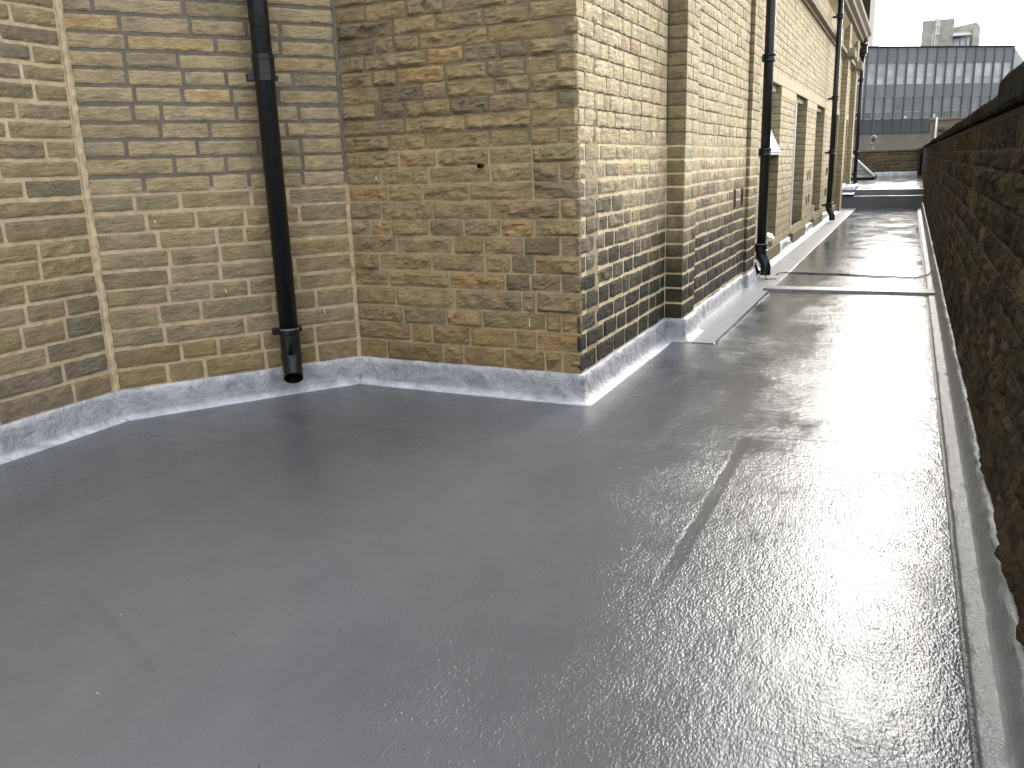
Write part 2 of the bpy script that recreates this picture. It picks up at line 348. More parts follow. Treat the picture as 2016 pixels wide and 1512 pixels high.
def stone_mesh(mb, st, nu, nv):
    rng = random.Random(st.seed)
    planes = []
    for _ in range(rng.choice((2, 3, 4, 5))):
        planes.append((rng.uniform(0.1, 1.0), rng.uniform(-1.1, 1.1), rng.uniform(-0.9, 0.9)))
    w_ = st.s1 - st.s0; h_ = st.z1 - st.z0
    def P(s, z, d): 
        v = st.P0 + st.u * s + st.n * d; return Vector((v.x, v.y, z))
    vs = []; fs = []; cs = []
    for j in range(nv + 1):
        for i in range(nu + 1):
            a = i / nu; b = j / nv
            s = st.s0 + w_ * a; z = st.z0 + h_ * b
            edge = (i in (0, nu)) or (j in (0, nv))
            q = Vector((s * 22 + st.seed, z * 22, st.seed))
            wx = noise.noise(q) * st.wob; wz = noise.noise(q + Vector((9, 3, 5))) * st.wob
            corner = (i in (0, nu)) and (j in (0, nv))
            if i == 0: s += abs(wx) + (0.004 * rng.random() if corner and nu > 2 else 0)
            elif i == nu: s -= abs(wx) + (0.004 * rng.random() if corner and nu > 2 else 0)
            if j == 0: z += wz * 1.3
            elif j == nv: z -= wz * 1.3
            x = 2 * a - 1; y = 2 * b - 1
            f = min(p[0] + p[1] * x * 0.8 + p[2] * y * 0.8 for p in planes)
            d = st.proud + st.rough * (st.fac * f + (1.05 - st.fac) * noise.noise(Vector((s * 14, z * 20, st.seed))) + 0.35 * noise.noise(Vector((s * 45, z * 60, st.seed))))
            if st.striate: d += st.striate * noise.noise(Vector((s * 6, z * 160, st.seed)))
            if edge: d = st.proud * 0.35 + 0.25 * max(d - st.proud * 0.35, -0.002)
            d = max(d, 0.0015)
            vs.append(P(s, z, d)); cs.append(st.col)
    W = nu + 1
    for j in range(nv):
        for i in range(nu): fs.append((j * W + i, j * W + i + 1, (j + 1) * W + i + 1, (j + 1) * W + i))
    ring = [i for i in range(W)] + [j * W + nu for j in range(1, nv + 1)] + [nv * W + i for i in range(nu - 1, -1, -1)] + [j * W for j in range(nv - 1, 0, -1)]
    b0 = len(vs)
    for k in ring:
        v = vs[k]; vs.append(Vector(v) - st.n * ((Vector((v.x, v.y, 0)) - st.P0).dot(st.n) + 0.012)); cs.append(st.col)
    for a in range(len(ring)):
        c = (a + 1) % len(ring); fs.append((ring[a], b0 + a, b0 + c, ring[c]))
    mb.add(vs, fs, cs)
ALL = {'building': [], 'parapet': [], 'far': []}
def realise(stones, n_single, parent, name, matfar):
    stones.sort(key=lambda t: -t.area)
    rest = {}
    for i, st in enumerate(stones):
        single = i < n_single and st.area > 60
        big = st.area
        if big > 900: nu = max(5, min(16, int((st.s1 - st.s0) / 0.017))); nv = 6
        elif big > 250: nu, nv = 6, 4
        elif big > 60: nu, nv = 3, 3
        else: nu, nv = 1, 1
        if single:
            mb = MB(); stone_mesh(mb, st, nu, nv); mb.build('stone', st.mat, st.wallobj or parent, smooth=False, local=True, fix=False)
        else:
            key = st.mat.name; rest.setdefault(key, (MB(), st.mat)); stone_mesh(rest[key][0], st, nu, nv)
    # one mesh for all the rest (several materials)
    keys = list(rest)
    if keys:
        big = MB(); idx = []
        for ki, k in enumerate(keys):
            nf = len(rest[k][0].f); big.add(rest[k][0].v, rest[k][0].f, list(rest[k][0].c)); idx += [ki] * nf
        o = big.build(name, rest[keys[0]][1], parent, fix=False)
        for k in keys[1:]: o.data.materials.append(rest[k][1])
        o.data.polygons.foreach_set('material_index', idx); o['kind'] = 'stuff'

def jit(rng, c, a=0.12):
    k = 1 + rng.uniform(-a, a); return (c[0] * k * (1 + rng.uniform(-.03, .03)), c[1] * k, c[2] * k * (1 + rng.uniform(-.06, .06)))
def mixc(a, b, t): return tuple(a[i] * (1 - t) + b[i] * t for i in range(3))
def col_left(rng, s, z, u, P0):
    r = rng.random()
    base = (0.295, 0.232, 0.130)
    if r < 0.07: base = (0.37, 0.265, 0.135)
    elif r < 0.22: base = (0.26, 0.212, 0.130)
    elif r < 0.29: base = (0.20, 0.165, 0.105)
    elif r < 0.55: base = (0.315, 0.25, 0.140)
    if z < 0.35: base = mixc(base, (0.285, 0.195, 0.085), 0.5)
    return jit(rng, base, 0.07)
def col_leftB(rng, s, z, u, P0):
    r = rng.random(); base = (0.375, 0.31, 0.195)
    if r < 0.12: base = (0.40, 0.31, 0.17)
    elif r < 0.34: base = (0.345, 0.29, 0.185)
    elif r < 0.42: base = (0.28, 0.235, 0.155)
    if z < 1.2: base = mixc(base, (0.21, 0.175, 0.105), 0.45)
    if z < 0.4: base = mixc(base, (0.26, 0.18, 0.08), 0.45)
    return jit(rng, base, 0.07)
def col_leftA(rng, s, z, u, P0):
    r = rng.random(); base = (0.315, 0.255, 0.15)
    if r < 0.2: base = (0.23, 0.20, 0.14)
    elif r < 0.30: base = (0.22, 0.18, 0.115)
    elif r < 0.5: base = (0.285, 0.225, 0.14)
    return jit(rng, base, 0.08)
def col_face(rng, s, z, u, P0):
    top = (0.59, 0.505, 0.335); r = rng.random()
    if r < 0.2: top = (0.52, 0.44, 0.285)
    elif r < 0.22: top = (0.50, 0.39, 0.25)
    soot = 0.0
    if z < 1.35: soot = 0.10 + 1.15 * (max(0, (1.35 - z)) / 1.15) ** 1.25 + rng.uniform(-0.16, 0.30) * (1 if z < 1.1 else 0.5)
    y = P0.y + u.y * s
    if z < 1.35 and z > 0.6 and y > 5: soot -= 0.25 * min(1, (z - 0.6) / 0.4)
    soot = max(0.0, min(0.97, soot))
    return jit(rng, mixc(top, (0.030, 0.030, 0.025), soot ** 0.8), 0.08)
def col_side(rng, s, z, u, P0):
    b = (0.26, 0.22, 0.13)  # brown-olive tone paints in the shade on the pilaster sides
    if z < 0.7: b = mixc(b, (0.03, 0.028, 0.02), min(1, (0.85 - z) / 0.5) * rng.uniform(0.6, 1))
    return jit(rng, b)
def col_bay(rng, s, z, u, P0):
    r = rng.random(); b = (0.60, 0.515, 0.34)
    if r < 0.25: b = (0.55, 0.465, 0.30)
    if z < 0.8: b = mixc(b, (0.40, 0.34, 0.21), 0.45)
    return jit(rng, b, 0.05)
def col_reveal(rng, s, z, u, P0): return jit(rng, (0.33, 0.285, 0.18), 0.1)  # darker than the bay stone: shade on camera-facing sides put into the colour
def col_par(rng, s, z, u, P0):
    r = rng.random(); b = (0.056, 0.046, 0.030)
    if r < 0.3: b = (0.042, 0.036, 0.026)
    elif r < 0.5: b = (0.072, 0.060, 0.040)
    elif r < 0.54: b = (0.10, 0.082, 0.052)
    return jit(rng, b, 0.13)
def col_end(rng, s, z, u, P0): return jit(rng, (0.115, 0.095, 0.066), 0.25)

# ------------------------------------------------------------------ ground, roof deck
g = MB(); g.add([(-900, -900, -9), (900, -900, -9), (900, 1500, -9), (-900, 1500, -9)], [(0, 1, 2, 3)])
tag(g.build('ground', M_GROUND), kind='structure')

def fz(x, y): return 0.0022 * noise.noise(Vector((x * 1.1, y * 0.7, 0))) + 0.0009 * noise.noise(Vector((x * 4, y * 3, 7)))
fl = MB(); xs = [-3.9 + 0.055 * i for i in range(75)] + [0.212]; ys = [-3 + 0.07 * i for i in range(366)] + [22.62]
vs = [(x, y, fz(x, y)) for y in ys for x in xs]; W = len(xs)
fs = [(j * W + i, j * W + i + 1, (j + 1) * W + i + 1, (j + 1) * W + i) for j in range(len(ys) - 1) for i in range(W - 1)]
fl.add(vs, fs); deck = fl.build('roof_deck', M_FLOOR, smooth=True, fix=False); tag(deck, kind='structure')
# lapped sheet edges under the coating
def lap(x0, y0, x1, y1, wdt, h=0.0012, name='membrane_lap', mat=None):
    a = Vector((x0, y0, 0)); b = Vector((x1, y1, 0)); u = (b - a); ln = u.length; u /= ln; n = Vector((u.y, -u.x, 0)); N = max(2, int(ln / 0.06))
    mb = MB(); vs = []; fs = []
    prof = [(-wdt / 2 - 0.03, -0.0015), (-wdt / 2, h), (wdt / 2, h), (wdt / 2 + 0.03, -0.0015)]
    if mat: prof = [(-wdt / 2 - 0.004, 0.0004), (-wdt / 2, h), (wdt / 2, h), (wdt / 2 + 0.004, 0.0004)]
    for i in range(N + 1):
        p = a + u * (ln * i / N)
        for k, (d, z) in enumerate(prof):
            q = p + n * (d + 0.006 * noise.noise(Vector((p.x * 6 + k * 7, p.y * 6, 3)))); vs.append((q.x, q.y, z + fz(q.x, q.y)))
    for i in range(N):
        for k in range(3): fs.append((i * 4 + k, i * 4 + k + 1, i * 4 + 5 + k, i * 4 + 4 + k))
    mb.add(vs, fs); o = mb.build(name, mat or M_FLOOR, deck, smooth=True); return o
for a in ((-0.585, 3.86, 0.20, 3.93, 0.03),  (-0.82, 6.42, 0.19, 6.50, 0.02), (-1.17, 17.42, 0.20, 17.39, 0.035), (-1.1, 12.9, 0.19, 12.95, 0.02)):
    lap(*a)

# pale gutter strip along the long wall
def strip(pts, name, mat, z=0.004):
    mb = MB(); vs = []; N = len(pts)
    for (x0, x1, y) in pts:
        a = 0.004 * noise.noise(Vector((0, y * 5, 1))); vs += [(x0, y, z + fz(x0, y)), (x1 + a, y, z + fz(x1, y)), (x1 + a + 0.008, y, -0.004)]
    fs = []
    for i in range(N - 1): fs += [(3 * i, 3 * i + 1, 3 * i + 4, 3 * i + 3), (3 * i + 1, 3 * i + 2, 3 * i + 5, 3 * i + 4)]
    mb.add(vs, fs); return mb.build(name, mat, deck, smooth=False)
strip([(-1.44, -1.165 + 0.0022 * i * 0.1, 5.90 + 0.1 * i) for i in range(168)], 'coating_strip', M_STRIP)
strip([(-1.165, -1.145, 5.95 + 0.1 * i) for i in range(27)], 'coating_edge', M_FLOOR, 0.006)
# transverse batten across the corridor
bt = MB(); N = 40; vs = []; fs = []
for i in range(N + 1):
    x = -1.215 + 1.50 * i / N; y = 8.60 + 0.05 * i / N
    dx = 0.16 * (i / N - 1) * 0
    for (dy, z) in ((-0.20, -0.003), (-0.185, 0.012), (-0.155, 0.012), (-0.15, 0.022), (0.16, 0.024), (0.20, -0.003)):
        vs.append((x + (0.03 if i == 0 else 0) * (dy > 0), y + dy * (0.62 + 0.1 * i / N) + 0.005 * noise.noise(Vector((x * 5, z * 90, 2))), z + fz(x, y)))
for i in range(N):
    for k in range(5): fs.append((i * 6 + k, i * 6 + k + 1, i * 6 + 7 + k, i * 6 + 6 + k))
bt.add(vs, fs, (0.5, 0.5, 0.52)); o = bt.build('raised_batten', M_GUTTER); tag(o, 'raised grey coated rib crossing the wet roof just before the first corridor downpipe', 'roof rib')

# ------------------------------------------------------------------ the stone building
BX = empty('stone_building', (-2.5, 4.2, 0), 'tall yellow gritstone building with pilasters and window recesses beside the wet grey roof', 'building')
K = (-3.775, 0.6); J = (-3.775, 3.12); I = (-2.985, 4.245); C = (-1.54, 4.205)
def wallslab(name, P0, P1, z0, z1, mat, th=0.30, rects=(), bulge=0.0015, trim0=0.0, trim1=0.0):
    """mortar face of a wall, with its thickness; rects = openings (s0,s1,z0,z1)"""
    P0 = Vector((P0[0], P0[1], 0)); P1 = Vector((P1[0], P1[1], 0)); u = (P1 - P0); Ln = u.length; u /= Ln; n = Vector((u.y, -u.x, 0))
    ss = sorted(set([trim0, Ln - trim1] + [a for r in rects for a in (r[0], r[1])])); zs = sorted(set([z0, z1] + [a for r in rects for a in (r[2], r[3])]))
    mb = MB()
    for i in range(len(ss) - 1):
        for j in range(len(zs) - 1):
            cs, cz = (ss[i] + ss[i + 1]) / 2, (zs[j] + zs[j + 1]) / 2
            if any(r[0] < cs < r[1] and r[2] < cz < r[3] for r in rects): continue
            v = []
            for (s, z, d) in [(s, z, d) for s in (ss[i], ss[i + 1]) for z in (zs[j], zs[j + 1]) for d in (0, -th)]:
                p = P0 + u * s + n * d; v.append((p.x, p.y, z))
            mb.add(v, [(0, 2, 6, 4), (1, 5, 7, 3), (0, 1, 3, 2), (4, 6, 7, 5), (0, 4, 5, 1), (2, 3, 7, 6)])
    return mb.build(name, mat, BX)
ztop = 4.0
wA = wallslab('wall', (K[0], -3), J, -0.1, 4.4, M_MORT_A, trim1=0.0)
wB = wallslab('wall', J, I, -0.1, 4.4, M_MORT_B, trim0=-0.10)
wC = wallslab('wall', I, C, -0.1, 4.4, M_MORT_C, trim1=0.003)
Y1, Y2, Y3, Y4, YE = 5.975, 6.34, 8.68, 9.15, 26.35
XA, XP, XB, XQ, XW = -1.54, -1.41, -1.455, -1.415, -1.54
wD = wallslab('wall', (XA, C[1]), (XA, Y1 + 0.02), -0.1, 4.4, M_MORT_D, trim0=0.04)
wP1 = wallslab('pilaster', (XP, Y1), (XP, Y2), -0.1, 3.98, M_MORT_D, 0.13)
wE = wallslab('wall', (XB, Y2), (XB, Y3), -0.1, 4.4, M_MORT_D, 0.28)
wP2 = wallslab('pilaster', (XQ, Y3), (XQ, Y4), -0.1, 3.98, M_MORT_D, 0.13)
WIN = [(10.12, 11.60), (13.12, 14.60), (16.10, 17.58), (19.30, 21.10 - 0.10), (22.80, 24.05)]
rects = [(a - Y4, b - Y4, 0.19, 2.11) for a, b in WIN]
wW = wallslab('wall', (XW, Y4), (XW, YE), -0.1, 4.4, M_MORT_E, 0.34, rects)
rg = random.Random(5)
def JF(z): return 0.022 if z < 1.34 else 0.009
B = ALL['building']
B += lay((K[0], -2.0), J, ZC[2:], (0.20, 0.42), rg, col_leftA, M_STONE, 0.006, 0.020, 0.007, 0.003, rects=(), ext1=-0.03, inwall=wA, facet=0.2, striate=0.0015)
B += lay(J, I, ZC[2:], (0.19, 0.44), rg, col_leftB, M_STONE, 0.006, 0.019, 0.008, 0.003, ext0=-0.012, ext1=-0.012, inwall=wB, facet=0.25, striate=0.0015)
B += lay(I, C, ZC[2:], (0.19, 0.42), rg, col_left, M_STONE, 0.009, 0.013, 0.027, 0.005, ext0=-0.014, ext1=0.008, quoin=(None, (0.11, 0.26)), inwall=wC, striate=0.001)
rA = [(7.8 - Y2 + 0.0, 7.8 - Y2, 0, 0)]
B += lay((XA, C[1]), (XA, Y1), ZC[2:], (0.15, 0.36), rg, col_face, M_LIGHT, 0.007, JF, 0.007, 0.0055, facet=0.12, ext0=0.008, ext1=-0.012, quoin=((0.26, 0.11), None), inwall=wD, striate=0.003)
B += lay((XA + 0.005, Y1), (XP, Y1), ZC, (0.4, 0.5), rg, col_side, M_LIGHT, 0.006, 0.012, 0.006, 0.002, inwall=wP1)
B += lay((XP, Y1), (XP, Y2), ZC, (0.16, 0.24), rg, col_face, M_LIGHT, 0.006, JF, 0.006, 0.004, facet=0.12, inwall=wP1)
ventz = (0.80, 0.985); vents = [(8.08, 8.19), (8.46, 8.57)]
B += lay((XB, Y2), (XB, Y3), ZC, (0.16, 0.34), rg, col_face, M_LIGHT, 0.007, JF, 0.007, 0.005, facet=0.12, ext0=-0.004, ext1=-0.012, rects=[(a - Y2, b - Y2, 0.783, 0.973) for a, b in vents], inwall=wE, striate=0.003)
B += lay((XB + 0.004, Y3), (XQ, Y3), ZC, (0.4, 0.5), rg, col_side, M_LIGHT, 0.006, 0.012, 0.004, 0.002, inwall=wP2)
B += lay((XQ, Y3), (XQ, Y4), ZC, (0.2, 0.3), rg, col_face, M_LIGHT, 0.006, JF, 0.006, 0.004, facet=0.12, inwall=wP2)
LRECT = [(a - Y4 - 0.0, b - Y4 + 0.0, 0.19, 2.11) for a, b in WIN] + [(0.2, YE - Y4 - 0.9, 1.99, 2.26)] + [(0, YE - Y4, 3.33, 3.50)]
B += lay((XW, Y4), (XW, YE), ZC[:-2], (0.22, 0.42), rg, col_bay, M_LIGHT, 0.007, 0.009, 0.005, 0.002, facet=0.1, rects=LRECT, inwall=wW, striate=0.002)
# window recesses: reveals, lintels, sills, sashes
for wi, (a, b) in enumerate(WIN):
    mb = MB(); mb.box((XW - 0.55, b, 0.0), (XW - 0.342, b + 0.25, 2.11)); mb.box((XW - 0.55, a - 0.25, 0), (XW - 0.342, a, 2.11)); r_ = mb.build('window_reveal', M_MORT_E, BX)
    B += lay((XW - 0.50, b), (XW - 0.004, b), [z for z in ZC if 0.15 < z < 2.2], (0.16, 0.30), rg, col_reveal, M_LIGHT, 0.005, 0.012, 0.004, 0.0015, inwall=r_)
    ln = MB(); ln.box((XW - 0.45, a - 0.04, 2.04), (XW - 0.06, b - 0.003, 2.11), bev=0.006); ln.box((XW - 0.45, a, 1.955), (XW - 0.14, b - 0.003, 2.037), bev=0.006); ln.build('stepped_lintel', M_DRESS, BX)
    sl_ = MB(); sl_.box((XW - 0.5, a - 0.10, 0.02), (XW + 0.065, b + 0.08, 0.185), bev=0.006, c=(0.34, 0.34, 0.29)); sl_.build('window_sill', M_DRESS, BX)
    fr = MB(); X = XW - 0.40
    for (p, q) in (((X, a, 0.186), (X + 0.05, a + 0.06, 1.95)), ((X, b - 0.075, 0.186), (X + 0.05, b - 0.012, 1.95)), ((X, a + 0.06, 0.186), (X + 0.05, b - 0.075, 0.25)), ((X, a + 0.06, 1.89), (X + 0.05, b - 0.075, 1.95)), ((X, a + 0.06, 1.2), (X + 0.05, b - 0.075, 1.25))):
        fr.box(p, q)
    fo = fr.build('window_frame', M_WHITE, BX)
    pn = MB(); pn.box((X + 0.01, a + 0.06, 0.25), (X + 0.02, b - 0.075, 1.89)); pn.build('pane', M_GLASS, fo)
# dressed lintel band as separate blocks
yb = [Y4 + 0.3, 11.2, 12.35, 13.9, 15.35, 16.9, 18.3, 19.9, 21.07, 22.4, 23.4, 25.3]
for i in range(len(yb) - 1):
    mb = MB(); z0 = 2.113; mb.box((XW - 0.05, yb[i] + 0.003, z0), (XW + 0.010, yb[i + 1] - 0.003, 2.245), bev=0.004, c=(0.95 + 0.03 * (i % 3),) * 3); mb.build('lintel_block', M_DRESS, BX)
ends = [Y4 + 0.3] + [v for w_ in WIN for v in w_] + [25.3]
for i in range(0, len(ends), 2):
    mb = MB(); mb.box((XW - 0.05, ends[i], 1.995), (XW + 0.009, ends[i + 1], 2.110), bev=0.003); mb.build('lintel_block', M_DRESS, BX)
# thin pale strip along the near edge of second recess
mb = MB(); mb.box((XW + 0.003, 13.085, 0.19), (XW + 0.022, 13.118, 2.0)); mb.build('jamb_strip', M_WHITE, BX)
# bay pilasters further along, string course, corbel panels, cornice
for (ya, yb_) in ((21.20, 21.75), (24.30, 24.85)):
    o = wallslab('pilaster', (XW + 0.12, ya), (XW + 0.12, yb_), -0.1, 3.98, M_MORT_E, 0.115)
    B += lay((XW + 0.006, ya), (XW + 0.12, ya), ZC[:-2], (0.3, 0.4), rg, col_reveal, M_LIGHT, 0.005, 0.010, 0.003, 0.001, inwall=o)
    B += lay((XW + 0.12, ya), (XW + 0.12, yb_), ZC[:-2], (0.25, 0.35), rg, col_bay, M_LIGHT, 0.005, 0.010, 0.005, 0.001, inwall=o)
    mb = MB(); mb.box((XW, ya - 0.05, 3.34), (XW + 0.25, yb_ + 0.05, 3.53), bev=0.02); mb.build('string_block', M_GRIMY, BX)
def sweepY(prof, y0, y1, name, mat, parent, c=(1, 1, 1)):
    mb = MB(); n = len(prof); vs = [(x, y, z) for y in (y0, y1) for x, z in prof]
    fs = [(i, (i + 1) % n, n + (i + 1) % n, n + i) for i in range(n)] + [tuple(range(n)), tuple(range(n, 2 * n))]
    mb.add(vs, fs, c); return mb.build(name, mat, parent)
for i, (a, b) in enumerate(((9.2, 11.1), (11.1, 13.0), (13.0, 14.9), (14.9, 16.8), (16.8, 18.7), (18.7, 21.14), (21.81, 24.24), (24.91, 26.35))):
    sweepY([(XW - 0.02, 3.33), (XW + 0.035, 3.335), (XW + 0.04, 3.37), (XW + 0.10, 3.385), (XW + 0.105, 3.455), (XW + 0.03, 3.50), (XW - 0.02, 3.50)], a + 0.004, b - 0.004, 'string_course', M_GRIMY, BX)
corn = [(XW - 0.02, 4.02), (XW + 0.06, 4.03), (XW + 0.075, 4.12), (XW + 0.15, 4.15), (XW + 0.16, 4.22), (XW + 0.23, 4.26), (XW + 0.24, 4.36), (XW + 0.30, 4.42), (XW + 0.30, 4.52), (XW + 0.10, 4.62), (XW - 0.02, 4.62)]
y = -3.0
y = 4.3
while y < 26.7:
    e = min(y + 2.2, 26.75); sweepY(corn, y + 0.004, e - 0.004, 'cornice', M_GRIMY, BX); y = e
for (ya, yb_) in ((Y4, 21.14), (21.81, 24.24), (24.91, 26.3)):   # splayed panel heads under the cornice
    sweepY([(XW - 0.01, 3.86), (XW + 0.115, 4.02), (XW - 0.01, 4.02)], ya, yb_, 'splayed_corbel', M_DRESS, BX, (0.75, 0.7, 0.62))
for (pa, pb, yy) in (((XP - 0.1, Y1), (XP + 0.02, Y1), 0),): pass
# clay air vents in face B
for a, b in vents:
    mb = MB(); mb.box((XB - 0.02, a + 0.004, ventz[0]), (XB + 0.006, b - 0.004, ventz[1]), bev=0.003)
    for k in range(3): mb.box((XB + 0.0062, a + 0.018 + 0.030 * k, ventz[0] + 0.02), (XB + 0.010, a + 0.034 + 0.030 * k, ventz[1] - 0.02), c=(0.6, 0.6, 0.6))
    mb.build('air_vent', M_TERRA, BX)
# narrow slots in the window piers
for (y, z) in ((15.15, 0.95), (15.45, 0.97), (15.15, 0.55), (15.45, 0.57), (18.55, 0.95), (18.8, 0.96), (18.55, 0.55), (18.8, 0.56)):
    mb = MB(); mb.box((XW - 0.01, y, z - 0.07), (XW + 0.0145, y + 0.055, z + 0.07), c=(0.13, 0.11, 0.08)); mb.build('air_slot', M_DRESS, BX)
# weep tube in the corner block
mb = MB(); p = Vector((-2.09, 4.2 - 0.005, 1.257)); mb.tube([(p.x, p.y + 0.05, p.z), (p.x, p.y - 0.012, p.z)], 0.012, 12, caps=False); mb.tube([(p.x, p.y - 0.011, p.z), (p.x, p.y + 0.05, p.z)], 0.009, 12, caps=False)
mb.build('weep_tube', M_PIPE, BX)
for (P0_, P1_, s_, z_, l_) in ((I, C, 1.16, 0.40, 0.05), (I, C, 0.22, 1.20, 0.02), (J, I, 1.17, 0.44, 0.035), (J, I, 0.62, 0.62, 0.02), (J, I, 0.3, 1.02, 0.015)):
    u2 = (Vector((P1_[0], P1_[1], 0)) - Vector((P0_[0], P0_[1], 0))).normalized(); n2 = Vector((u2.y, -u2.x, 0)); q = Vector((P0_[0], P0_[1], 0)) + u2 * s_ + n2 * 0.018
    mb = MB(); mb.tube([(q.x, q.y, z_ + l_), (q.x, q.y, z_ + l_ * 0.4), (q.x + 0.001, q.y, z_)], [0.0015, 0.0022, 0.003], 6); mb.build('paint_drip', M_WHITE, BX)
# end return, roof slab, dark louvred housing
mb = MB(); mb.box((-4.6, 26.05, -0.1), (XW - 0.342, YE, 4.4)); mb.box((-4.6, 4.6, 4.4), (XW - 0.02, 26.35, 4.6)); mb.box((-4.9, -3, 4.4), (-3.775, 4.6, 4.5)); mb.box((-3.775, 4.3, 4.4), (-1.56, 4.6, 4.5)); mb.build('roof_slab', M_GRIMY, BX)
hb = MB(); hb.box((-2.8, 19.5, 4.60), (-1.32, 26.15, 6.6)); ho = hb.build('roof_housing', M_DARKT, BX)
for k in range(22):
    mb = MB(); y = 19.6 + 0.3 * k; mb.box((-1.32, y, 4.66), (-1.285, y + 0.10, 6.55), c=(1.7, 1.7, 1.6)); mb.build('louvre', M_DARKT, ho)
for k in range(5):
    mb = MB(); x = -2.7 + 0.28 * k; mb.box((x, 26.15, 4.66), (x + 0.1, 26.19, 6.55), c=(1.7, 1.7, 1.6)); mb.build('louvre', M_DARKT, ho)
for k, (x0, x1) in enumerate(((-1.32, -1.28),)):
    pass
# corner joints
def bead(px, py, z0, z1, r, mat, nd):
    mb = MB(); vs = []; fs = []; N = int((z1 - z0) / 0.012)
    for i in range(N + 1):
        z = z0 + (z1 - z0) * i / N
        for k in range(5):
            q = math.pi * k / 4 - math.pi / 2; rr = r * (1 + 0.5 * noise.noise(Vector((k * 0.7, z * 22, px))))
            vs.append((px + (nd[0] * math.cos(q) - nd[1] * math.sin(q)) * rr, py + (nd[1] * math.cos(q) + nd[0] * math.sin(q)) * rr, z))
    for i in range(N):
        for k in range(4): fs.append((i * 5 + k, i * 5 + k + 1, i * 5 + 6 + k, i * 5 + 5 + k))
    mb.add(vs, fs); return mb.build('corner_joint', mat, BX)
bead(J[0], J[1], 0.1, 4.3, 0.019, M_MORT_A, (0.93, -0.37))
bead(I[0], I[1] - 0.002, 0.1, 4.3, 0.017, M_MORT_B, (0.45, -0.89))
realise(ALL['building'], 300, BX, 'walling_stones', None)

# ------------------------------------------------------------------ upstand flashing round the foot of the walls
def sweep(poly, prof, name, mat, parent=None, step=0.03, wr=0.006, zt=None, colf=None, zend=None):
    pts = [Vector((p[0], p[1], 0)) for p in poly]; mb = MB(); vs = []; cs = []; fs = []; rows = 0
    segs = []
    for i in range(len(pts) - 1):
        u = (pts[i + 1] - pts[i]).normalized(); segs.append((u, Vector((u.y, -u.x, 0))))
    st = []
    for i in range(len(pts) - 1):
        ln = (pts[i + 1] - pts[i]).length; N = max(1, int(ln / step))
        for k in range(N + (1 if i == len(pts) - 2 else 0)):
            p = pts[i].lerp(pts[i + 1], k / N)
            if k == 0 and i > 0:
                a = segs[i - 1][1]; b = segs[i][1]; mn = (a + b); mn = mn / (mn.dot(b))
            else: mn = segs[i][1]
            st.append((p, mn))
    m_ = len(prof)
    for (p, mn) in st:
        for k, (d, z, wk, cc) in enumerate(prof):
            q = Vector((p.x * 9, p.y * 9, k * 1.3)); w1 = noise.noise(q) + 0.6 * noise.noise(q * 2.7)
            dd = d + wr * wk * w1; zz = z + wk * wr * 0.8 * noise.noise(q + Vector((4, 4, 4)))
            x = p + mn * dd; vs.append((x.x, x.y, zz)); c = cc * (1 + 0.08 * w1); cs.append((c, c, c))
    for i in range(len(st) - 1):
        for k in range(m_ - 1): fs.append((i * m_ + k, i * m_ + k + 1, (i + 1) * m_ + k + 1, (i + 1) * m_ + k))
    mb.add(vs, fs, cs); return mb.build(name, mat, parent, smooth=True)
T = 0.150
P_UP = [(0.0, T + 0.002, 0.3, 0.9), (0.016, T + 0.004, 1, 1.25), (0.024, T - 0.004, 1, 1.2), (0.026, T * 0.8, 1, 0.95), (0.028, T * 0.6, 1.1, 0.9), (0.029, T * 0.4, 1, 0.9), (0.033, 0.030, 0.7, 0.85), (0.044, 0.018, 0.5, 1.15), (0.055, 0.009, 0.3, 1.4), (0.060, 0.0075, 0.1, 1.5), (0.085, 0.0065, 0.1, 1.5), (0.088, -0.004, 0.1, 1.2)]
FL = empty('wall_flashing', (-2.5, 4.1, 0), 'silver grey wrinkled waterproof upstand wrapped round the foot of the angled stone building', 'flashing')
sweep([(K[0], -2.5), J, I, C, (XA, Y1), (XP, Y1), (XP, Y2)], P_UP, 'upstand', M_UPST, FL, 0.02, 0.006)
P_UP2 = [(0.0, 0.135, 1.2, 1.2), (0.014, 0.140, 1.6, 1.45), (0.024, 0.128, 1.4, 1.4), (0.026, 0.09, 1, 1.0), (0.028, 0.04, 1, 1.0), (0.036, 0.012, 0.5, 1.1), (0.045, -0.004, 0.3, 1.1)]
sweep([(XB, Y2 - 0.015), (XB, Y3), (XQ, Y3), (XQ, Y4), (XW, Y4), (XW, 9.9)], P_UP2, 'upstand', M_UPST, FL, 0.02, 0.008)
P_UP3 = [(0.0, 0.145, 1.0, 0.5), (0.035, 0.13, 2.0, 0.55), (0.045, 0.09, 2.5, 0.6), (0.060, 0.04, 1.6, 0.6), (0.115, 0.010, 0.5, 0.8), (0.145, -0.004, 0.3, 1.1)]
sweep([(XW, 9.86), (XW, 22.55)], P_UP3, 'upstand', M_UPST, FL, 0.04, 0.010)
P_UP4 = [(0.0, 0.56, 1.0, 1.1), (0.05, 0.55, 1.5, 1.3), (0.06, 0.30, 1.5, 1.0), (0.07, 0.10, 1, 1.0), (0.09, -0.004, 0.5, 1.1)]
sweep([(XW, 22.56), (XW, 24.2), (XW, 26.4)], P_UP4, 'upstand', M_UPST, FL, 0.05, 0.010)

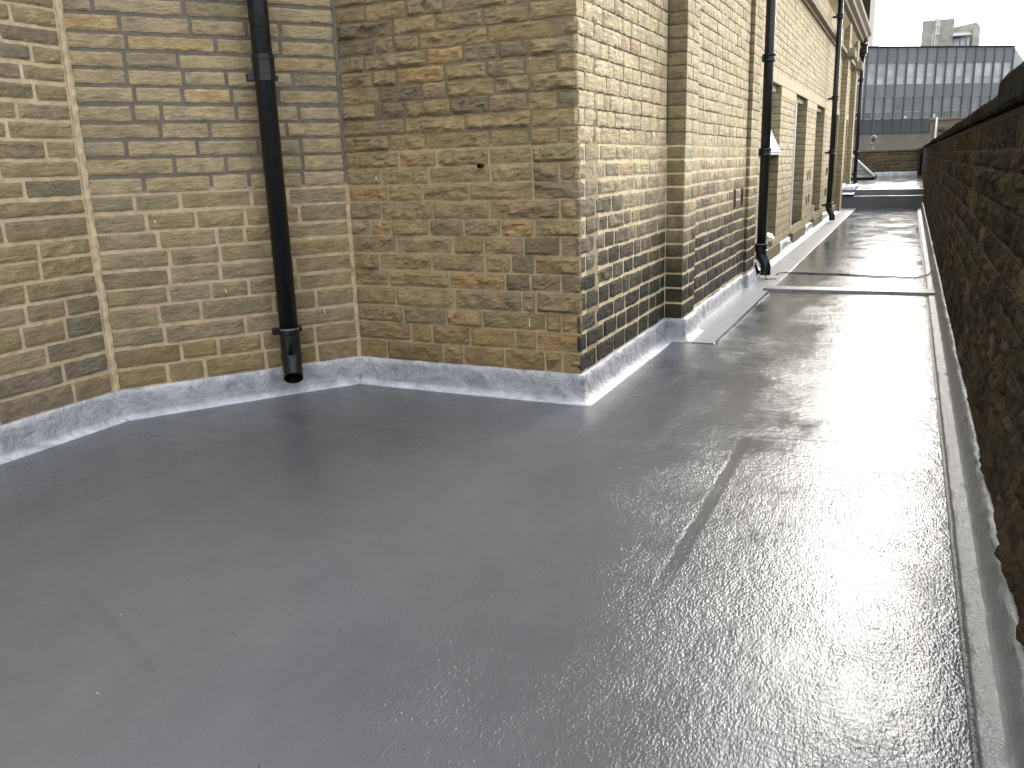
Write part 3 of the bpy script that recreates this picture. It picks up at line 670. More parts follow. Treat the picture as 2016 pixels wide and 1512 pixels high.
# ------------------------------------------------------------------ parapet wall on the right
PX = 0.325; PT = 1.375
PW = empty('parapet_wall', (PX + 0.15, 12, 0), 'dark soot-stained rubble parapet wall with stone coping along the right of the wet roof', 'wall')
mb = MB(); mb.box((PX, -3, -0.5), (PX + 0.34, 30.3, PT + 0.02)); mb.build('mortar_core', M_MORT_P, PW)
rp = random.Random(11); zc = [0.03]
while zc[-1] < PT - 0.14: zc.append(zc[-1] + rp.uniform(0.08, 0.14))
zc.append(PT)
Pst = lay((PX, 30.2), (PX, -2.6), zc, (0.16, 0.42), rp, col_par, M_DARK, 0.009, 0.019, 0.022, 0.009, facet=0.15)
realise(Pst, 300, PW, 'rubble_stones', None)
y = -2.6; rp = random.Random(3)
while y < 30.2:
    e = y + rp.uniform(0.62, 0.95)
    if 3.4 < e < 4.6: e = 4.12
    e = min(e, 30.2)
    th = 0.075 if y < 4.1 else (0.062 if y < 12 else 0.055); top = 1.535 if y < 4.1 else 1.475 - 0.0008 * (y - 4); dz = rp.uniform(-0.004, 0.004)
    bot = PT + 0.022
    mb = MB(); n = 7; prof = [(PX - 0.030, bot + 0.004), (PX - 0.034, bot + 0.02), (PX - 0.030, top - 0.02 + dz), (PX - 0.015, top + dz), (PX + 0.17, top + 0.03 + dz), (PX + 0.36, top + dz), (PX + 0.375, top - 0.02 + dz), (PX + 0.372, bot + 0.004)]
    vs = []; cs = []; N = 7; m_ = len(prof)
    for i in range(N + 1):
        yy = y + 0.004 + (e - y - 0.008) * i / N
        for k, (x, z) in enumerate(prof):
            ee = 0.006 if i in (0, N) else 0
            vs.append((x + 0.006 * noise.noise(Vector((yy * 5, k, y))) + (ee if x < PX else 0), yy, z + 0.005 * noise.noise(Vector((yy * 6, k * 2.1, y + 9))) - (ee if z > 1.45 else 0)))
    fs = [(i * m_ + k, i * m_ + (k + 1) % m_, (i + 1) * m_ + (k + 1) % m_, (i + 1) * m_ + k) for i in range(N) for k in range(m_)] + [tuple(range(m_)), tuple(range(N * m_, (N + 1) * m_))]
    sh = rp.uniform(0.75, 1.3); mb.add(vs, fs, (sh, sh, sh)); mb.build('coping_stone', M_COPE, PW, local=True); y = e
# gutter edge + upstand at the parapet
P_R = [(0.118, -0.003, 0.3, 0.22), (0.114, -0.010, 0.2, 0.22), (0.096, -0.010, 0.2, 0.22), (0.092, 0.001, 0.2, 0.8), (0.091, 0.002, 0.2, 0.8), (0.07, 0.003, 0.3, 0.85), (0.045, 0.004, 0.3, 0.95), (0.043, 0.005, 0.3, 1.0), (0.036, 0.016, 0.3, 0.9), (0.034, 0.02, 0.3, 0.85), (0.030, 0.06, 0.7, 0.75), (0.026, 0.095, 1.0, 0.7), (0.022, 0.125, 1.6, 0.8), (0.018, 0.137, 2.0, 1.0), (0.008, 0.142, 2.0, 1.3), (-0.006, 0.138, 2.0, 1.1)]
FR = empty('parapet_flashing', (0.3, 10, 0), 'grey coated upstand with torn bright edge along the foot of the dark parapet', 'flashing')
sweep([(PX, 22.6), (PX, -2.6)], P_R, 'upstand', M_GUTTER, FR, 0.02, 0.006)

# ------------------------------------------------------------------ step and raised roof at the far end
RR = MB()
def rz(y): return 0.44 + (y - 22.9) * 0.0225
vs = []; prof = [(22.60, -0.02), (22.61, 0.285), (22.64, 0.295), (22.84, 0.305), (22.87, 0.32), (22.885, 0.43), (22.92, 0.44)] + [(22.92 + 0.35 * i, rz(22.92 + 0.35 * i)) for i in range(1, 21)] + [(30.02, rz(30.0))]
xs = [-1.53 + 0.09 * i for i in range(21)] + [PX + 0.01]
for (y, z) in prof:
    for x in xs: vs.append((x, y + 0.01 * noise.noise(Vector((x * 3, z * 4, 0))), z + 0.008 * noise.noise(Vector((x * 2, y * 1.3, 5)))))
W = len(xs); fs = [(j * W + i, j * W + i + 1, (j + 1) * W + i + 1, (j + 1) * W + i) for j in range(len(prof) - 1) for i in range(W - 1)]
RR.add(vs, fs); tag(RR.build('raised_roof', M_ROUGH, smooth=False), kind='structure')
mb = MB(); mb.box((-6.0, 26.36, -0.5), (-1.531, 30.02, 0.50)); tag(mb.build('raised_roof_wing', M_FLOOR), kind='structure')
mb = MB(); vs = []; fs = []     # bright folded membrane patch at the step
for i, (y, z) in enumerate(((22.50, 0.34), (22.62, 0.36), (22.90, 0.37), (22.92, 0.48), (24.4, 0.52))):
    for j, x in enumerate((-1.46, -1.36, -1.27, -1.19)): vs.append((x + 0.01 * math.sin(i * 3 + j), y + 0.01 * math.sin(j * 5), z + 0.012 * math.sin(i * 2 + j * 3)))
fs = [(i * 4 + j, i * 4 + j + 1, i * 4 + 5 + j, i * 4 + 4 + j) for i in range(4) for j in range(3)]
mb.add(vs, fs, (1.5, 1.5, 1.55)); mb.build('folded_patch', M_UPST, FL, smooth=True)
# end wall
EW = empty('end_wall', (-2.5, 30.2, 0), 'brown stone end wall with thin pale coping closing the far end of the roof', 'wall')
mb = MB(); mb.box((-6, 30.06, 0.3), (0.32, 30.36, 1.335)); mb.build('mortar_core', mat_mortar('mortar_end_wall', (0.17, 0.14, 0.09), (0.16, 0.13, 0.085), 9), EW)
re_ = random.Random(8)
Est = lay((-6, 30.06), (0.20, 30.06), [0.70, 0.80, 0.90, 1.0, 1.1, 1.2, 1.29, 1.335], (0.25, 0.5), re_, col_end, M_DARK, 0.012, 0.016, 0.008, 0.003)
realise(Est, 0, EW, 'walling_stones', None)
x = -6.0
while x < 0.3:
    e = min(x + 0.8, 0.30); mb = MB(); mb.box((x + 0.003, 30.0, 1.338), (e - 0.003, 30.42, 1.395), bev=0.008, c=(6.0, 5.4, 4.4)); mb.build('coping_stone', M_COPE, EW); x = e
sweep([(-1.2, 30.06), (0.25, 30.06)], [(0.0, 0.70, 0.5, 1.1), (0.03, 0.71, 0.8, 1.3), (0.04, 0.64, 0.6, 1.0), (0.06, 0.59, 0.3, 1.0)], 'upstand', M_UPST, EW, 0.05, 0.01)
mb = MB(); mb.tube([(0.25, 29.9, 1.40), (0.25, 29.9, 0.60)], 0.055, 12); mb.box((0.17, 29.84, 1.24), (0.33, 29.98, 1.40)); o = mb.build('short_downpipe', M_PIPE)
tag(o, 'short black downpipe with box head where the end wall meets the parapet', 'downpipe')
# slate hip roof peeping out behind the building end
SR = empty('slate_roof', (-2.0, 28, 0.5), 'small hipped grey slate roof behind the far downpipe at the end wall', 'roof')
ap = Vector((-1.75, 28.6, 1.30)); c0 = Vector((-0.93, 27.6, 0.60)); c1 = Vector((-3.6, 27.6, 0.60)); c2 = Vector((-0.93, 29.9, 0.60)); ap2 = Vector((-3.6, 28.6, 1.30))
mb = MB(); mb.add([c0, c1, ap2, ap, c2, (-3.6, 29.9, 0.6)], [(0, 1, 2, 3), (0, 3, 4), (3, 2, 5, 4)]); mb.box((-3.6, 27.62, 0.4), (-0.95, 29.88, 0.6)); mb.build('roof_boarding', M_DARKT, SR)
for r_i in range(7):
    t0 = r_i / 7; t1 = (r_i + 1) / 7 + 0.02; a0 = c0.lerp(ap, t0); b0 = c1.lerp(ap2, t0); a1 = c0.lerp(ap, t1); b1 = c1.lerp(ap2, t1)
    n_ = max(2, int((a0.x - b0.x) / 0.26))
    for k in range(n_):
        q0 = (k + 0.02) / n_; q1 = (k + 0.98) / n_
        p = [b0.lerp(a0, q0), b0.lerp(a0, q1), b1.lerp(a1, q1), b1.lerp(a1, q0)]; off = Vector((0, -0.012, 0.016)); of2 = Vector((0, -0.004, 0.004)); dr = Vector((0, 0.0, -0.010))
        mb = MB(); v = [p[0] + off, p[1] + off, p[2] + of2, p[3] + of2]; sh = random.Random(k * 7 + r_i).uniform(0.7, 1.3); mb.add(v + [x_ + dr for x_ in v], [(0, 1, 2, 3), (4, 5, 1, 0), (5, 6, 2, 1), (7, 4, 0, 3), (6, 7, 3, 2)], (sh,) * 3); mb.build('slate', M_SLATE, SR)
mb = MB(); mb.tube([c0 + Vector((0, -0.02, 0.03)), ap + Vector((0, -0.02, 0.04))], 0.035, 8, c=(1.5,) * 3); mb.build('hip_roll', M_LEAD, SR)
mb = MB(); mb.tube([ap + Vector((0, 0, 0.04)), ap2 + Vector((0, 0, 0.04))], 0.04, 8, c=(1.4,) * 3); mb.build('ridge_roll', M_LEAD, SR)

# ------------------------------------------------------------------ downpipes
def downpipe(x, y, ztop, zb, kick, label, collars, r=0.05, double=True, shoe_len=0.16, clips=(), group='black downpipes on the stone building'):
    t = empty('downpipe', (x, y, zb), label, 'downpipe', group)
    mb = MB(); mb.tube([(x, y, ztop), (x, y, zb + shoe_len + 0.05)], r, 20); mb.build('pipe', M_PIPE, t, smooth=True)
    for z in collars:
        mb = MB(); R1 = r * 1.34 if double else r * 1.14
        if double: prof = [(r, z + 0.050), (R1, z + 0.048), (R1 * 1.04, z + 0.036), (R1, z + 0.026), (r * 1.18, z + 0.02), (r * 1.18, z - 0.004), (R1, z - 0.008), (R1 * 1.03, z - 0.018), (R1, z - 0.028), (r, z - 0.034)]
        else: prof = [(r, z + 0.062), (r * 1.10, z + 0.060), (r * 1.10, z + 0.05), (r * 1.17, z + 0.046), (r * 1.17, z + 0.034), (r * 1.11, z + 0.03), (r * 1.11, z - 0.04), (r, z - 0.048)]
        mb.lathe(prof, x, y, 20); mb.build('collar', M_PIPE, t, smooth=False)
    return t
# left pipe on the splayed wall
n_ = Vector((0.818, -0.575, 0)); px, py = -3.155, 3.815
t = downpipe(px, py, 4.4, 0.10, 0, 'black plastic downpipe with short kicked outlet on the splayed left wall', [1.80, 3.6], 0.052, double=False, shoe_len=0.20)
shoe = MB(); fw = Vector((0.56, -0.70, 0)).normalized() 
base = Vector((px, py, 0))
pth = [base + Vector((0, 0, 0.33)), base + Vector((0, 0, 0.245)), base + fw * 0.008 + Vector((0, 0, 0.222)), base + fw * 0.034 + Vector((0, 0, 0.187)), base + fw * 0.10 + Vector((0, 0, 0.125))]
shoe.tube(pth, [0.056, 0.056, 0.055, 0.054, 0.054], 22, caps=False); shoe.build('outlet_shoe', M_PIPE, t, smooth=True)
shoe = MB(); shoe.tube([p for p in pth[::-1]][:4], 0.049, 22, caps=False); shoe.build('outlet_bore', M_PIPE, t, smooth=True)
mb = MB(); mb.lathe([(0.052, 0.40), (0.0575, 0.398), (0.0575, 0.365), (0.055, 0.36), (0.055, 0.25), (0.060, 0.245), (0.060, 0.232), (0.054, 0.225)], px, py, 22); mb.build('socket', M_PIPE, t)
mb = MB(); mb.lathe([(0.0578, 0.399), (0.0583, 0.394), (0.0578, 0.389)], px, py, 22, c=(14, 14, 14)); mb.lathe([(0.0575, 1.846), (0.0612, 1.842), (0.0575, 1.838)], px, py, 22, c=(1, 1, 1)); mb.build('paint_line', M_PIPE, t)
u_ = Vector((0.575, 0.818, 0))
for z in (0.385, 1.745):
    mb = MB(); mb.lathe([(0.0525, z + 0.018), (0.0568, z + 0.017), (0.0568, z - 0.017), (0.0525, z - 0.022)], px, py, 20)
    M = Matrix.Translation((px, py, z)) @ Matrix(((u_.x, n_.x, 0, 0), (u_.y, n_.y, 0, 0), (0, 0, 1, 0), (0, 0, 0, 1)))
    mb.box((-0.095, -0.02, -0.020), (-0.05, 0.008, 0.020), M=M, bev=0.004); mb.box((0.05, -0.06, -0.014), (0.075, 0.0, 0.014), M=M, bev=0.003); mb.box((-0.02, -0.14, -0.012), (0.02, -0.05, 0.012), M=M); mb.build('clip', M_PIPE, t)
def iron(x, y, ztop, label, collars, zf=0.0, kick=0.10, hopper=None):
    t = downpipe(x, y, ztop, zf, kick, label, collars, 0.049, True, 0.28)
    mb = MB(); d = Vector((0.80, -0.60, 0)) * kick
    pts = [Vector((x, y, zf + 0.36)), Vector((x, y, zf + 0.27)), Vector((x, y, zf + 0.235)) + d * 0.12, Vector((x, y, zf + 0.175)) + d * 0.8, Vector((x, y, zf + 0.14)) + d, Vector((x, y, zf + 0.045)) + d]
    mb.tube(pts, [0.062, 0.055, 0.053, 0.052, 0.053, 0.054], 18, caps=False); mb.build('outlet_shoe', M_PIPE, t, smooth=True)
    mb = MB(); mb.tube(pts[::-1][:3], 0.047, 18, caps=False); mb.build('outlet_bore', M_PIPE, t, smooth=True)
    for z in collars + [zf + 0.33]:
        mb = MB()
        mb.box((x - 0.13, y - 0.012, z - 0.018), (x - 0.045, y + 0.012, z + 0.02), bev=0.003)
        mb.box((x - 0.065, y - 0.085, z - 0.016), (x - 0.04, y - 0.05, z + 0.022), bev=0.003); mb.box((x - 0.065, y + 0.05, z - 0.016), (x - 0.04, y + 0.085, z + 0.022), bev=0.003); mb.build('ear', M_PIPE, t)
    mb = MB(); mb.lathe([(0.049, zf + 0.372), (0.069, zf + 0.37), (0.071, zf + 0.36), (0.069, zf + 0.35), (0.060, zf + 0.345), (0.060, zf + 0.305), (0.068, zf + 0.30), (0.066, zf + 0.285), (0.054, zf + 0.28)], x, y, 18); mb.build('collar', M_PIPE, t)
    mb = MB(); mb.lathe([(0.0690, zf + 0.3708), (0.0712, zf + 0.3665), (0.0700, zf + 0.3655)], x, y, 18, c=(22, 22, 22)); mb.build('paint_line', M_PIPE, t)
    if hopper:
        mb = MB(); mb.box((x - 0.12, y - 0.14, hopper - 0.10), (x + 0.10, y + 0.14, hopper + 0.10), bev=0.015); mb.box((x - 0.09, y - 0.1, hopper - 0.18), (x + 0.07, y + 0.1, hopper - 0.101), bev=0.02); mb.box((x - 0.13, y - 0.15, hopper + 0.101), (x + 0.115, y + 0.15, hopper + 0.125)); mb.build('hopper_head', M_PIPE, t)
        mb = MB(); mb.tube([(x, y, hopper + 0.12), (x - 0.02, y, 4.10), (x + 0.05, y, 4.30)], 0.05, 12); mb.build('swan_neck', M_PIPE, t)
    return t
tp1 = iron(-1.385, 9.42, 4.4, 'nearest black iron downpipe in the corridor, beside the second pilaster', [1.30, 2.22, 3.4], kick=0.075)
iron(-1.385, 17.83, 4.4, 'middle black iron downpipe, standing after the third window recess', [1.31, 2.29, 3.72], kick=0.09)
iron(-1.385, 26.0, 3.95, 'farthest black downpipe with square hopper head at the end of the building', [1.35, 2.3, 3.2], zf=0.42, kick=0.02, hopper=3.97)
mb = MB(); mb.tube([(-1.50, 9.36, 0.30), (-1.50, 9.36, 0.06)], 0.030, 12); o = mb.build('old_pipe_stub', M_PIPE, BX)
# loose wire prongs at the foot of the first pipe
mb = MB(); c = Vector((-1.325, 9.36, 0)); 
mb.tube([c + Vector((-0.14, -0.05, 0.055)), c + Vector((-0.115, -0.07, 0.02)), c + Vector((-0.075, -0.08, 0.012)), c + Vector((-0.05, -0.075, 0.03)), c + Vector((-0.035, -0.07, 0.075)), c + Vector((0.0, -0.075, 0.078)), c + Vector((0.018, -0.08, 0.045)), c + Vector((0.025, -0.085, 0.018))], 0.0045, 6)
mb.tube([c + Vector((0.02, -0.10, 0.014)), c + Vector((0.10, -0.06, 0.014)), c + Vector((0.125, -0.05, 0.012))], 0.005, 6); o = mb.build('wire_prongs', M_WIRE)
tag(o, 'bent rusty wire prongs under the outlet of the nearest corridor downpipe', 'wire')
# cable across the roof
cp = [(-1.25, 9.66, 0.012), (-1.235, 9.74, 0.020), (-1.20, 9.85, 0.016)]
for i in range(1, 25):
    t_ = i / 24; cp.append((-1.20 + 1.33 * t_, 9.86 + 0.05 * math.sin(t_ * 5) - 0.12 * t_ + 0.02 * math.sin(t_ * 17), 0.008))
cp += [(0.19, 9.78, 0.010), (0.25, 9.92, 0.014), (0.292, 10.15, 0.03), (0.297, 10.5, 0.10), (0.30, 10.9, 0.17), (0.305, 11.2, 0.24)]
mb = MB(); mb.tube(cp, 0.0062, 8); mb.tube([(p[0], p[1] + 0.015 + 0.01 * math.sin(i), p[2]) for i, p in enumerate(cp[5:24])], 0.0055, 8); o = mb.build('black_cable', M_CABLE, smooth=True)
tag(o, 'thin black cable lying across the wet roof just behind the raised rib', 'cable')
# open white sash in the first recess
SA = empty('open_sash', (XW - 0.15, 10.85, 1.9), 'white top-hung window sash pushed open in the recess behind the nearest corridor downpipe', 'window sash')
mb = MB(); ya, yb2 = 10.16, 11.575
mb.add([(XW - 0.27, ya, 1.90), (XW - 0.27, yb2, 1.90), (XW - 0.10, yb2, 1.60), (XW + 0.03, yb2, 1.325), (XW + 0.03, ya, 1.325), (XW - 0.10, ya, 1.60)] + [(XW - 0.30, ya, 1.90), (XW - 0.30, yb2, 1.90), (XW - 0.14, yb2, 1.58), (XW - 0.01, yb2, 1.31), (XW - 0.01, ya, 1.31), (XW - 0.14, ya, 1.58)], [(0, 1, 2, 5), (5, 2, 3, 4), (6, 11, 8, 7), (11, 10, 9, 8), (0, 6, 7, 1), (4, 3, 9, 10), (1, 7, 8, 2), (2, 8, 9, 3), (0, 5, 11, 6), (5, 4, 10, 11)]); mb.build('sky_white_pane', M_WHITE, SA)  # pane coloured solid white for the sky reflected in its glass
mb = MB(); mb.box((XW - 0.03, ya, 1.285), (XW + 0.05, yb2, 1.312), c=(0.5, 0.5, 0.52)); mb.build('bottom_rail', M_WHITE, SA)
mb = MB(); mb.add([(XW - 0.30, yb2 + 0.004, 1.90), (XW + 0.03, yb2 + 0.004, 1.32), (XW - 0.30, yb2 + 0.004, 1.32), (XW - 0.30, yb2 + 0.018, 1.90), (XW + 0.03, yb2 + 0.018, 1.32), (XW - 0.30, yb2 + 0.018, 1.32)], [(0, 1, 2), (3, 5, 4), (0, 3, 4, 1), (1, 4, 5, 2), (0, 2, 5, 3)]); mb.build('side_cheek', M_WHITE, SA)
# crumpled bag on the first sill
def lump(cx, cy, cz, rx, ry, rz_, name, mat, seed, amp=0.35, colf=None):
    mb = MB(); vs = []; fs = []; cs = []; nu, nv = 22, 14
    for j in range(nv + 1):
        for i in range(nu):
            a = 2 * math.pi * i / nu; b = math.pi * j / nv - math.pi / 2; d = Vector((math.cos(a) * math.cos(b), math.sin(a) * math.cos(b), math.sin(b)))
            k = 1 + amp * noise.noise(d * 2.2 + Vector((seed, 0, 0))) + amp * 0.6 * abs(noise.noise(d * 5 + Vector((0, seed, 0))))
            vs.append((cx + d.x * rx * k, cy + d.y * ry * k, max(cz - rz_ * 0.85, cz + d.z * rz_ * k))); q = 0.75 + 0.5 * noise.noise(d * 4 + Vector((seed, seed, 0))); cs.append((q, q, q * 0.85))
    for j in range(nv):
        for i in range(nu): i2 = (i + 1) % nu; fs.append((j * nu + i, j * nu + i2, (j + 1) * nu + i2, (j + 1) * nu + i))
    mb.add(vs, fs, cs); return mb.build(name, mat, smooth=False)
o = lump(XW - 0.04, 11.15, 0.255, 0.085, 0.16, 0.080, 'crumpled_bag', M_BAG, 3.1); tag(o, 'crumpled white and yellow plastic bag on the first window sill', 'plastic bag')
mb = MB(); mb.lathe([(0.001, 0.187), (0.045, 0.187), (0.048, 0.20), (0.030, 0.28), (0.022, 0.37), (0.028, 0.40), (0.001, 0.405)], XW + 0.005, 16.3, 12, c=(1, 1, 0.95)); o = mb.build('white_bottle', M_BAG, smooth=True)
tag(o, 'small off-white bottle standing on the third window sill', 'bottle')

# ------------------------------------------------------------------ things beyond the end wall
FN = empty('stone_finial', (-1.13, 30.25, 1.39), 'ball finial on a slim scrolled stem standing on the end wall coping', 'finial')
mb = MB(); mb.lathe([(0.02, 1.395), (0.045, 1.40), (0.02, 1.44), (0.018, 1.54), (0.03, 1.56)], -1.13, 30.25, 10); mb.build('stem', M_LEAD, FN, smooth=True)
mb = MB()
for s in (-1, 1):
    mb.tube([(-1.13 + s * 0.0, 30.25, 1.55), (-1.13 + s * 0.06, 30.25, 1.57), (-1.13 + s * 0.10, 30.25, 1.61), (-1.13 + s * 0.09, 30.25, 1.65), (-1.13 + s * 0.055, 30.25, 1.645), (-1.13 + s * 0.03, 30.25, 1.67)], 0.022, 8, c=(0.6, 0.6, 0.5))
mb.build('scrolls', M_LEAD, FN, smooth=True)
mb = MB(); mb.lathe([(0.001, 1.66)] + [(0.088 * math.sin(math.pi * k / 10), 1.755 - 0.092 * math.cos(math.pi * k / 10)) for k in range(1, 10)] + [(0.001, 1.85)], -1.13, 30.25, 14, c=(0.45, 0.45, 0.38)); mb.build('ball', M_LEAD, FN, smooth=True)
GB = empty('brown_gable', (1.4, 38.6, 0), 'brown stone chimney block rising behind the parapet coping', 'chimney stack')
mb = MB(); mb.box((0.60, 38, -8.9), (2.3, 39.2, 2.46), c=(0.95, 0.88, 0.75)); mb.build('stack', M_BROWN, GB); mb = MB(); mb.box((0.55, 37.95, 2.462), (2.35, 39.25, 2.54), c=(1.2, 1.1, 0.9)); mb.build('capping', M_BROWN, GB)
mb = MB(); mb.tube([(0.78, 37.8, -8.9), (0.78, 37.8, 2.56)], 0.035, 10); o = mb.build('white_pole', M_WHITE); tag(o, 'thin white pole standing in front of the brown stack behind the parapet', 'pole')
FB = empty('dark_ball_finial', (0.96, 37.5, 1.4), 'dark ball finial showing above the parapet beside the white pole', 'finial')
mb = MB(); mb.lathe([(0.001, 1.99)] + [(0.155 * math.sin(math.pi * k / 10), 2.13 - 0.14 * math.cos(math.pi * k / 10)) for k in range(1, 10)] + [(0.001, 2.27)], 0.96, 37.5, 14, c=(0.5, 0.6, 0.4)); mb.build('ball', M_BROWN, FB, smooth=True)
mb = MB(); mb.lathe([(0.12, 1.2), (0.10, 1.7), (0.05, 1.80), (0.12, 1.88), (0.05, 1.99)], 0.96, 37.5, 12, c=(0.6, 0.6, 0.45)); mb.build('pedestal', M_BROWN, FB, smooth=True)

# office block
OB = empty('office_block', (2, 96, -9), 'long grey office block with dark mullions and two bands of windows beyond the end wall', 'building')
A0 = Vector((-4.5, 91.1, 0)); dv = Vector((12.7, 9.1, 0)).normalized(); nv_ = Vector((dv.y, -dv.x, 0)); E0 = A0 - dv * 12; LT = (Vector((8.18, 100.2, 0)) - E0).length
def obox(mb, s0, s1, z0, z1, d0, d1, c=(1, 1, 1)):
    M = Matrix(((dv.x, nv_.x, 0, E0.x), (dv.y, nv_.y, 0, E0.y), (0, 0, 1, 0), (0, 0, 0, 1))); mb.box((s0, d0, z0), (s1, d1, z1), c=c, M=M)
mb = MB(); obox(mb, 0, LT, -9, 10.85, -14, 0); mb.build('core', M_BROWN, OB)
sw = 1.04; nb = int(LT / sw)
off = LT - nb * sw
for (z0, z1, mt, nm) in ((9.55, 10.9, M_FASC, 'fascia_panel'), (6.47, 7.65, M_FASC, 'spandrel_panel'), (3.2, 4.5, M_FASC2, 'lower_panel')):
    for k in range(nb):
        if k < 8 and k % 4: pass
        mb = MB(); v = random.Random(k * 31 + int(z0 * 7)).uniform(0.88, 1.12); obox(mb, off + k * sw + 0.02, off + (k + 1) * sw - 0.02, z0, z1, 0.0, 0.12, c=(v, v, v)); mb.build(nm, mt, OB)
for (z0, z1, bright) in ((7.65, 9.55, 1.8), (4.5, 6.47, 0.7)):
    for k in range(nb):
        rr = random.Random(k * 13 + int(z0 * 5)); s0 = off + k * sw; tr = z0 + 0.62
        mb = MB(); side = 0.20
        for (a, b, c_, d) in ((s0 + 0.09, s0 + 0.13, z0, z1), (s0 + sw - side - 0.04, s0 + sw - side, z0, z1), (s0 + 0.09, s0 + sw - side, tr, tr + 0.05), (s0 + 0.09, s0 + sw - side, z1 - 0.06, z1), (s0 + 0.09, s0 + sw - side, z0, z0 + 0.05)):
            obox(mb, a, b, c_ + 0.001, d - 0.001, 0.02, 0.07, c=(1.0, 1.0, 1.0) if z0 > 7 else (0.75, 0.75, 0.75))
        f_ = mb.build('window', M_FRAME, OB)
        for (c_, d) in ((z0 + 0.05, tr), (tr + 0.05, z1 - 0.06)):
            v = bright * rr.uniform(0.75, 1.2) * (0.8 if c_ < tr - 0.2 and z0 < 7 else 1); mb = MB(); obox(mb, s0 + 0.13, s0 + sw - side - 0.04, c_, d, 0.0, 0.03, c=(v, v, v)); mb.build('pane', M_GLASS, f_)
        mb = MB(); obox(mb, s0 + sw - side, s0 + sw - 0.02, z0, z1, 0.0, 0.05, c=(1.6 if z0 > 7 else 1.05,) * 3); mb.build('side_panel', M_FASC, OB)
        if z0 < 7 and rr.random() < 0.4 and 14 < k < 20:
            mb = MB(); obox(mb, s0 + 0.2, s0 + 0.2 + rr.uniform(0.2, 0.4), z0 + 0.06, z0 + rr.uniform(0.15, 0.45), 0.031, 0.045, c=(0.7, 0.7, 0.68)); mb.build('sill_clutter', M_WHITE, OB)
for k in range(nb + 1):
    mb = MB(); s = off + k * sw; obox(mb, s - 0.05, s + 0.05, 3.2 if k % 3 == 0 else 4.4, 10.95, 0.1, 0.19); mb.build('mullion', M_MULL, OB)
mb = MB(); obox(mb, -0.1, LT + 0.1, 10.95, 11.03, -14, 0.3); mb.build('roof_edge', M_FASC2, OB)
c3 = E0 + dv * LT; d3 = Vector((2.7, 18, 0)).normalized(); n3 = Vector((d3.y, -d3.x, 0)); M = Matrix(((d3.x, n3.x, 0, c3.x), (d3.y, n3.y, 0, c3.y), (0, 0, 1, 0), (0, 0, 0, 1)))
mb = MB(); mb.box((0, -6, -9), (26, 0, 10.95), M=M, c=(2.6, 2.7, 2.6)); wing = mb.build('side_wing', M_BROWN, OB)
for k in range(24):
    mb = MB(); mb.box((k * 1.04, 0.0, 3.2), (k * 1.04 + 0.1, 0.15, 10.9), M=M, c=(5, 5, 5)); mb.build('mullion', M_MULL, OB)
# roof-top plant house
sc = 100 / 95
PH = empty('plant_house', (1.5, 101, 11), 'pale concrete plant room with caged ladder and slanted tank house on the office roof', 'rooftop block')
def zt(z): return 1.25 + (z - 1.25) * sc
mb = MB(); mb.box((0.0, 100, 10.0), (2.73 * sc, 104, zt(13.35)), bev=0.03); mb.build('plant_room', M_CONC, PH)
mb = MB(); mb.box((1.05, 99.88, 10.0), (1.55, 99.998, zt(13.42)), c=(1.25,) * 3); mb.build('pier', M_CONC, PH)
mb = MB(); x0, x1, x2 = 2.73 * sc + 0.01, 4.63 * sc, 4.98 * sc; ptop = [(x0, zt(12.68)), (x1, zt(12.98)), (x2, zt(12.50)), (x2, 10.0), (x0, 10.0)]
vs = [(x, y, z) for y in (101, 105) for x, z in ptop]; mb.add(vs, [(0, 1, 2, 3, 4), (9, 8, 7, 6, 5)] + [(i, 5 + i, 5 + (i + 1) % 5, (i + 1) % 5) for i in range(5)], (1.15, 1.15, 1.05)); mb.build('slanted_house', M_CONC, PH)
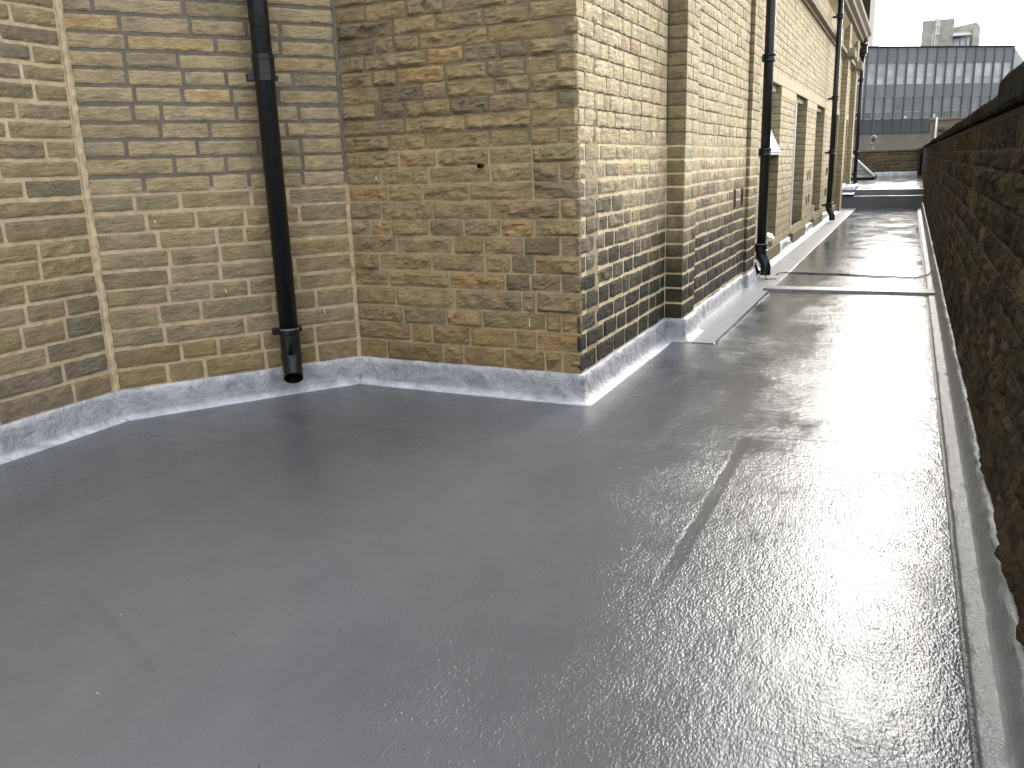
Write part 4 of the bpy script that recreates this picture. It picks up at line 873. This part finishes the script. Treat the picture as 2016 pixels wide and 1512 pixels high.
mb = MB(); mb.box((4.35 * sc, 100.6, 10), (4.98 * sc, 100.98, zt(12.35)), c=(1.25, 1.25, 1.2)); mb.build('pier', M_CONC, PH)
mb = MB(); mb.add([(2.62 * sc, 99.2, zt(11.73)), (4.25 * sc, 99.2, zt(11.73)), (3.8 * sc, 100.9, zt(12.3)), (2.7 * sc, 100.9, zt(12.3)), (2.62 * sc, 99.2, zt(11.66)), (4.25 * sc, 99.2, zt(11.66)), (3.8 * sc, 100.9, zt(12.2)), (2.7 * sc, 100.9, zt(12.2))], [(0, 1, 2, 3), (4, 7, 6, 5), (0, 4, 5, 1), (1, 5, 6, 2), (2, 6, 7, 3), (3, 7, 4, 0)], (2.2,) * 3); mb.build('canopy', M_SLATE, PH)
for x in (3.25 * sc, 3.75 * sc, 4.1 * sc):
    mb = MB(); mb.box((x, 99.3, 10.3), (x + 0.1, 99.4, zt(11.655))); mb.build('canopy_post', M_MULL, PH)
mb = MB(); mb.box((2.75 * sc, 100.5, 10.3), (4.2 * sc, 100.59, zt(11.6)), c=(2.6, 2.7, 2.7)); mb.build('glazed_screen', M_GLASS, PH)
LD = empty('caged_ladder', (1.3, 99.6, 11), 'white safety ladder with open cage fixed to the rooftop plant room', 'ladder')
for x in (1.28, 1.50):
    mb = MB(); mb.box((x, 99.5, zt(12.0)), (x + 0.06, 99.56, zt(13.6))); mb.build('cage_rail', M_WHITE, LD)
for z in (12.0, 12.75):
    mb = MB(); mb.box((1.2, 99.45, zt(z)), (1.62, 99.60, zt(z) + 0.06)); mb.build('cage_hoop', M_WHITE, LD)
for x in (0.98, 1.22):
    mb = MB(); mb.box((x, 99.7, 10.6), (x + 0.05, 99.75, zt(12.1))); mb.build('stile', M_WHITE, LD)
for k in range(8):
    mb = MB(); mb.box((1.03, 99.71, 10.8 + 0.25 * k), (1.22, 99.74, 10.84 + 0.25 * k), c=(0.4,) * 3); mb.build('rung', M_WHITE, LD)
mb = MB(); sx = 130 / 95; mb.box((-22, 130, -9), (-4.262 * sx, 150, 32)); o = mb.build('cream_tower', M_CREAM); tag(o, 'pale cream tower block edge rising behind the end of the stone building', 'building')
